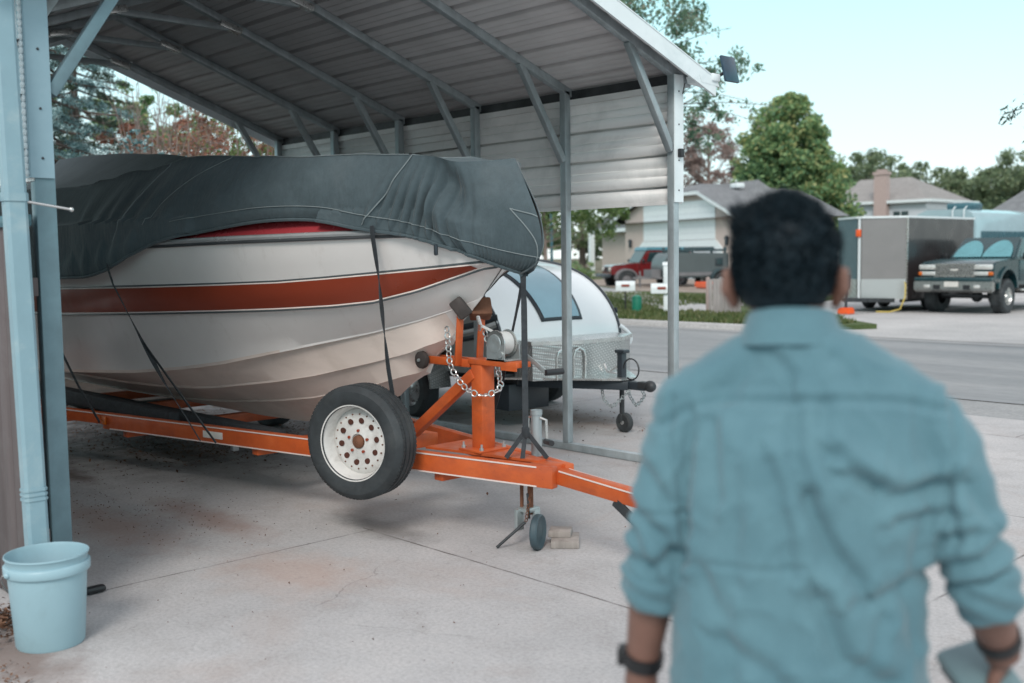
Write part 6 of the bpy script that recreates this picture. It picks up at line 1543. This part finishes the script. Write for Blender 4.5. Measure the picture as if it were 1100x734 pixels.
mb.part('undercarriage', M['dark_steel'], pk)
mb = MB(); mb.tube([(1.0, -.86, 1.28), (.98, -.87, 1.75)], .005, 5); mb.part('antenna', M['black'], pk)

# enclosed cargo trailer with V nose
ct = thing('cargo_trailer', 'charcoal enclosed trailer with grey V nose and diamond plate guard', 'cargo trailer', (-13.52, 27, 0))
ZB_, ZT_ = .33, 2.33; xl, xr_, yf, yt, ye = -14.46, -12.58, 25.16, 24.55, 28.9; xm = -13.52
mb = MB(); mb.bb((xl, yf+.02, ZB_), (xr_, ye, ZT_)); mb.part('side_wall', M['cargo_side'], ct, True)
for a, b, m_ in (((xm+.06, yt), (xr_, yf), 'cargo_front'), ((xm-.06, yt), (xl, yf), 'cargo_front_shade')):
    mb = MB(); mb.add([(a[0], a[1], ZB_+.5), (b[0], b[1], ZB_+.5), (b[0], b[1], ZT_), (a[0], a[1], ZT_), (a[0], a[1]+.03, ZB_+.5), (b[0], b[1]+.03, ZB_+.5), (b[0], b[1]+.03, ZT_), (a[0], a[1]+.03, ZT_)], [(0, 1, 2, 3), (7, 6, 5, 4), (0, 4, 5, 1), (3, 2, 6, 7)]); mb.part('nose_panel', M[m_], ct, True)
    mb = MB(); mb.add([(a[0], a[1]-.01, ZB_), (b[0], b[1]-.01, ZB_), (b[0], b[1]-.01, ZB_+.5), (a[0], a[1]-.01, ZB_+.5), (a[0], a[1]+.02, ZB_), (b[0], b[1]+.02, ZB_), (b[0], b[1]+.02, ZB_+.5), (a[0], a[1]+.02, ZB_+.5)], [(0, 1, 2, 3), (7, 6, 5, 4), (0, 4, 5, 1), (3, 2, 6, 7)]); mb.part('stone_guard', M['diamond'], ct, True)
mb = MB(); mb.bb((xm-.03, yt-.015, ZB_), (xm+.03, yt+.03, ZT_)); mb.part('nose_strip', M['trim_white'], ct, True)
mb = MB(); mb.prism([(xl-.02, yf), (xm-.07, yt-.03), (xm+.07, yt-.03), (xr_+.02, yf), (xr_+.02, ye+.02), (xl-.02, ye+.02)], ZT_, ZT_+.05, 'Z'); mb.part('roof', M['trim_white'], ct, True)
mb = MB(); mb.bb((xr_-.02, yf-.02, ZB_), (xr_+.015, yf+.03, ZT_)); mb.part('corner_post', M['grille'], ct, True)
mb = MB(); mb.bb((xm-.07, yt-.06, 1.88), (xm+.06, yt-.016, 2.06), .01); mb.part('orange_tie', M['orange_plastic'], ct, True)
mb = MB(); mb.bar((xm-.6, 25.0, ZB_-.03), (xm+.06, 23.75, ZB_+.02), .06, .10, 0); mb.bar((xm+.7, 25.0, ZB_-.03), (xm+.10, 23.75, ZB_+.02), .06, .10, 0); mb.bb((xl+.1, 25.2, ZB_-.08), (xl+.2, 28.8, ZB_)); mb.bb((xr_-.2, 25.2, ZB_-.08), (xr_-.1, 28.8, ZB_)); mb.part('chassis', M['dark_steel'], ct, True)
mb = MB(); mb.cyl((xm+.12, 23.72, .12), (xm+.12, 23.72, .62), .035, 10); mb.cyl((xm+.12, 23.72, .62), (xm+.12, 23.72, .95), .08, 10, .11); mb.part('nose_jack', M['black_trim'], ct, True)
for yy in (26.6, 27.4):
    for xx, f_ in ((xr_-.12, 1), (xl+.12, -1)):
        mb = MB(); mb.lathe([(.15, -.09), (.26, -.10), (.30, -.06), (.30, .06), (.26, .10), (.15, .09)], (xx-ct.location.x, yy-27, .30), 'X', 26); w = mb.part('wheel', M['rubber'], ct)
jb = solo(MB().prism([(-.17, 0), (.17, 0), (.13, .16), (-.13, .16)], -.15, .15, 'Y'), 'jack_stand_block', M['orange_plastic'], 'bright orange block under the cargo trailer nose jack', 'block', None, bev=.02); jb.location = (xm+.12, 23.72, .006)
hp = MB(); hp.tube([(xr_+.03, 25.0, .75), (xr_+.10, 24.9, .70), (xr_+.12, 24.85, .4), (xr_+.02, 24.8, .10), (xr_-.2, 24.7, .03), (xr_-.5, 24.6, .03)], .018, 6)
solo(hp, 'yellow_hose', M['yellow'], 'yellow hose hanging between the cargo trailer and the pickup', 'hose', (xr_, 24.9, .4))

# recreational vehicle behind
rv = thing('recreational_vehicle', 'pale blue recreational vehicle with roof unit behind the charcoal trailer', 'motorhome', (-17.2, 40.5, 0))
mb = MB(); rings = []
for y in (-3.4, -3.2, 3.4):
    k = .93 if y == -3.4 else 1
    rings.append([(x*k, y, z) for x, z in ((-1.2, .5), (-1.22, 2.4), (-1.05, 2.80), (-.7, 2.93), (.7, 2.93), (1.05, 2.80), (1.22, 2.4), (1.2, .5))])
mb.loft(rings, True, True); mb.part('body', M['rv'], rv)
mb = MB(); mb.bb((-.9, -3.46, 1.2), (.9, -3.42, 2.2)); mb.part('rear_window', M['rv_dark'], rv)
mb = MB(); mb.bb((1.225, -3.2, .6), (1.24, 3.3, 2.15)); mb.part('side_panel', M['rv_dark'], rv)
mb = MB(); mb.box((.1, -2.0, 3.07), (.9, 1.1, .26), bev=.10); mb.part('air_conditioner', M['rv_dark'], rv)
mb = MB()
for x in (.35, .75): mb.tube([(x, -3.52, .8), (x, -3.52, 2.9), (x, -3.3, 3.02)], .02, 6)
for k in range(6): mb.tube([(.35, -3.52, 1.0+k*.32), (.75, -3.52, 1.0+k*.32)], .015, 6)
mb.part('ladder', M['trim_white'], rv)

# mailboxes, utility box, fence, pole
def mailbox(loc, rz, label, post_m, post_w, z, sc_=1.0, off=0):
    t = thing('mailbox', label, 'mailbox', loc, rz, 'white mailboxes along the far kerb')
    mb = MB(); mb.box((0, 0, (z-.02)/2), (post_w, post_w, z-.02), bev=.004); mb.part('post', post_m, t)
    mb = MB(); prof = [(-.12, 0), (-.12, .12)]+[(-.12*math.cos(a), .12+.12*math.sin(a)) for a in [PI*k/10 for k in range(1, 10)]]+[(.12, .12), (.12, 0)]
    mb.prism(prof, -.30, .30, 'X'); mb.v = [(x*sc_+off, y, zz+z) for x, y, zz in mb.v]; b = mb.part('box', M['trim_white'], t)
    mb = MB(); mb.bb((-.10+off, -.135, z+.10), (.10+off, -.122, z+.16)); mb.part('flag', M['stripe'], b); return t
mailbox((-17.62, 20.45, 0), R(43.2), 'white mailbox on a thin dark post near the green utility box', M['black'], .04, .62, .80)
t_mb = mailbox((-16.25, 20.35, 0), R(38), 'white mailbox hung on a tall chunky white post near the carport post line', M['trim_white'], .11, .58, .85, -.10)
mb = MB(); mb.bb((-.06, -.06, .70), (.06, .06, 1.25), .01).prism([(-.08, 1.25), (.08, 1.25), (0, 1.33)], -.08, .08, 'X'); mb.part('post_cap', M['trim_white'], t_mb)
gb = thing('utility_box', 'green rounded utility pedestal on the grass by the mailbox', 'utility box', (-17.12, 20.3, .1))
mb = MB(); mb.lathe([(.115, 0), (.12, .02), (.12, .34), (.10, .40), (.05, .42), (.001, .43)], n=20); mb.part('cover', M['green_box'], gb)
mb = MB(); mb.lathe([(.122, .34), (.126, .35), (.122, .37)], n=20); mb.part('rim_band', M['green_box'], gb)
fn = thing('picket_screen', 'short weathered white board fence section on the far lawn', 'fence', (-15.62, 21.2, .1), R(-14))
M['pale_wood'] = mat('pale_boards', (.40, .37, .36), .8, 0, .2, 9, .3, 50, .002, stretch=(1, 1, .2))
for k in range(8):
    mb = MB(); mb.box((.07+.145*k, random.uniform(-.01, .01), .40), (.13, .02, .80+.03*math.sin(k)), bev=.003); mb.part('board', M['pale_wood'], fn)
mb = MB(); mb.bb((0, .012, .2), (1.2, .05, .28)); mb.bb((0, .012, .6), (1.2, .05, .68)); mb.part('rail', M['pale_wood'], fn)
mb = MB(); mb.box((-.03, 0, .42), (.07, .07, .86), bev=.006); mb.part('end_post', M['chimney'], fn)
pl = solo(MB().cyl((0, 0, 0), (0, 0, 3.4), .06, 10).ball((0, 0, 3.45), .10, 10, 8), 'teal_pole', M['rv_dark'], 'slim teal pole behind the small garden tree', 'pole', None); pl.location = (-31.7, 32.1, 0)
# low planting at the foot of house
for i, (x, y, w) in enumerate([(-42.5, 44.5, .9), (-40.5, 43.6, .7)]):
    shrub((x, y, 0), 1.1, w, 'leafA', ['rounded low shrub at the foot of the gabled house windows', 'second low shrub nearer the garage of the gabled house'][i], 16, 90, .06, 8)

# ------------------------------------------------------------------ sky, sun, camera
w = bpy.data.worlds.new('World'); sc.world = w; w.use_nodes = True; nt = w.node_tree
bg = nt.nodes['Background']; sky = nt.nodes.new('ShaderNodeTexSky'); sky.sky_type = 'NISHITA'; sky.sun_disc = False
SE, SA = 40, 142      # sun elevation and compass azimuth (deg, from +Y clockwise)
sky.sun_elevation = R(SE); sky.sun_rotation = R(SA); sky.altitude = 1300; sky.air_density = 1.0; sky.dust_density = 2.5; sky.ozone_density = 1.5
tc = nt.nodes.new('ShaderNodeTexCoord'); sep = nt.nodes.new('ShaderNodeSeparateXYZ'); nt.links.new(tc.outputs['Generated'], sep.inputs[0])
veil = ramp(nt, sep.outputs[2], [(.0, (.89, .965, .955)), (.08, (.77, .96, .965)), (.25, (.50, .93, .96)), (.42, (.77, .80, .84)), (1.0, (.80, .785, .82))])
sc10 = nt.nodes.new('ShaderNodeVectorMath'); sc10.operation = 'SCALE'; sc10.inputs[3].default_value = 10; nt.links.new(veil, sc10.inputs[0])
col = mixc(nt, .86, sky.outputs[0], sc10.outputs[0])
nt.links.new(col, bg.inputs[0]); bg.inputs[1].default_value = .128
sun = bpy.data.lights.new('sun', 'SUN'); sun.energy = 2.0; sun.angle = R(20); sun.color = (1.0, .93, .86)
so = bpy.data.objects.new('sun', sun); COL.objects.link(so)
d = Vector((math.sin(R(SA))*math.cos(R(SE)), math.cos(R(SA))*math.cos(R(SE)), math.sin(R(SE))))
so.rotation_euler = d.to_track_quat('Z', 'Y').to_euler(); so.location = d*30

cam = bpy.data.cameras.new('camera'); co = bpy.data.objects.new('camera', cam); COL.objects.link(co); sc.camera = co
pi_, ro_, ya_ = .0807, -.0136, .8172
F = Vector((-math.sin(ya_)*math.cos(pi_), math.cos(ya_)*math.cos(pi_), -math.sin(pi_))); R0 = Vector((math.cos(ya_), math.sin(ya_), 0)); U0 = R0.cross(F)
Rr = R0*math.cos(ro_)+U0*math.sin(ro_); Uu = -R0*math.sin(ro_)+U0*math.cos(ro_)
mw = Matrix((Rr, Uu, -F)).transposed().to_4x4(); mw.translation = (0, 0, 1.55); co.matrix_world = mw
cam.sensor_width = 36; cam.lens = 36*1150/1100; cam.clip_end = 600; cam.clip_start = .05
cam.dof.use_dof = True; cam.dof.focus_distance = 6.4; cam.dof.aperture_fstop = 1.9; cam.dof.aperture_blades = 9
vs = sc.view_settings; vs.view_transform = 'Standard'; vs.look = 'None'; vs.exposure = .08; vs.gamma = 1; vs.use_curve_mapping = False
sc.render.film_transparent = False
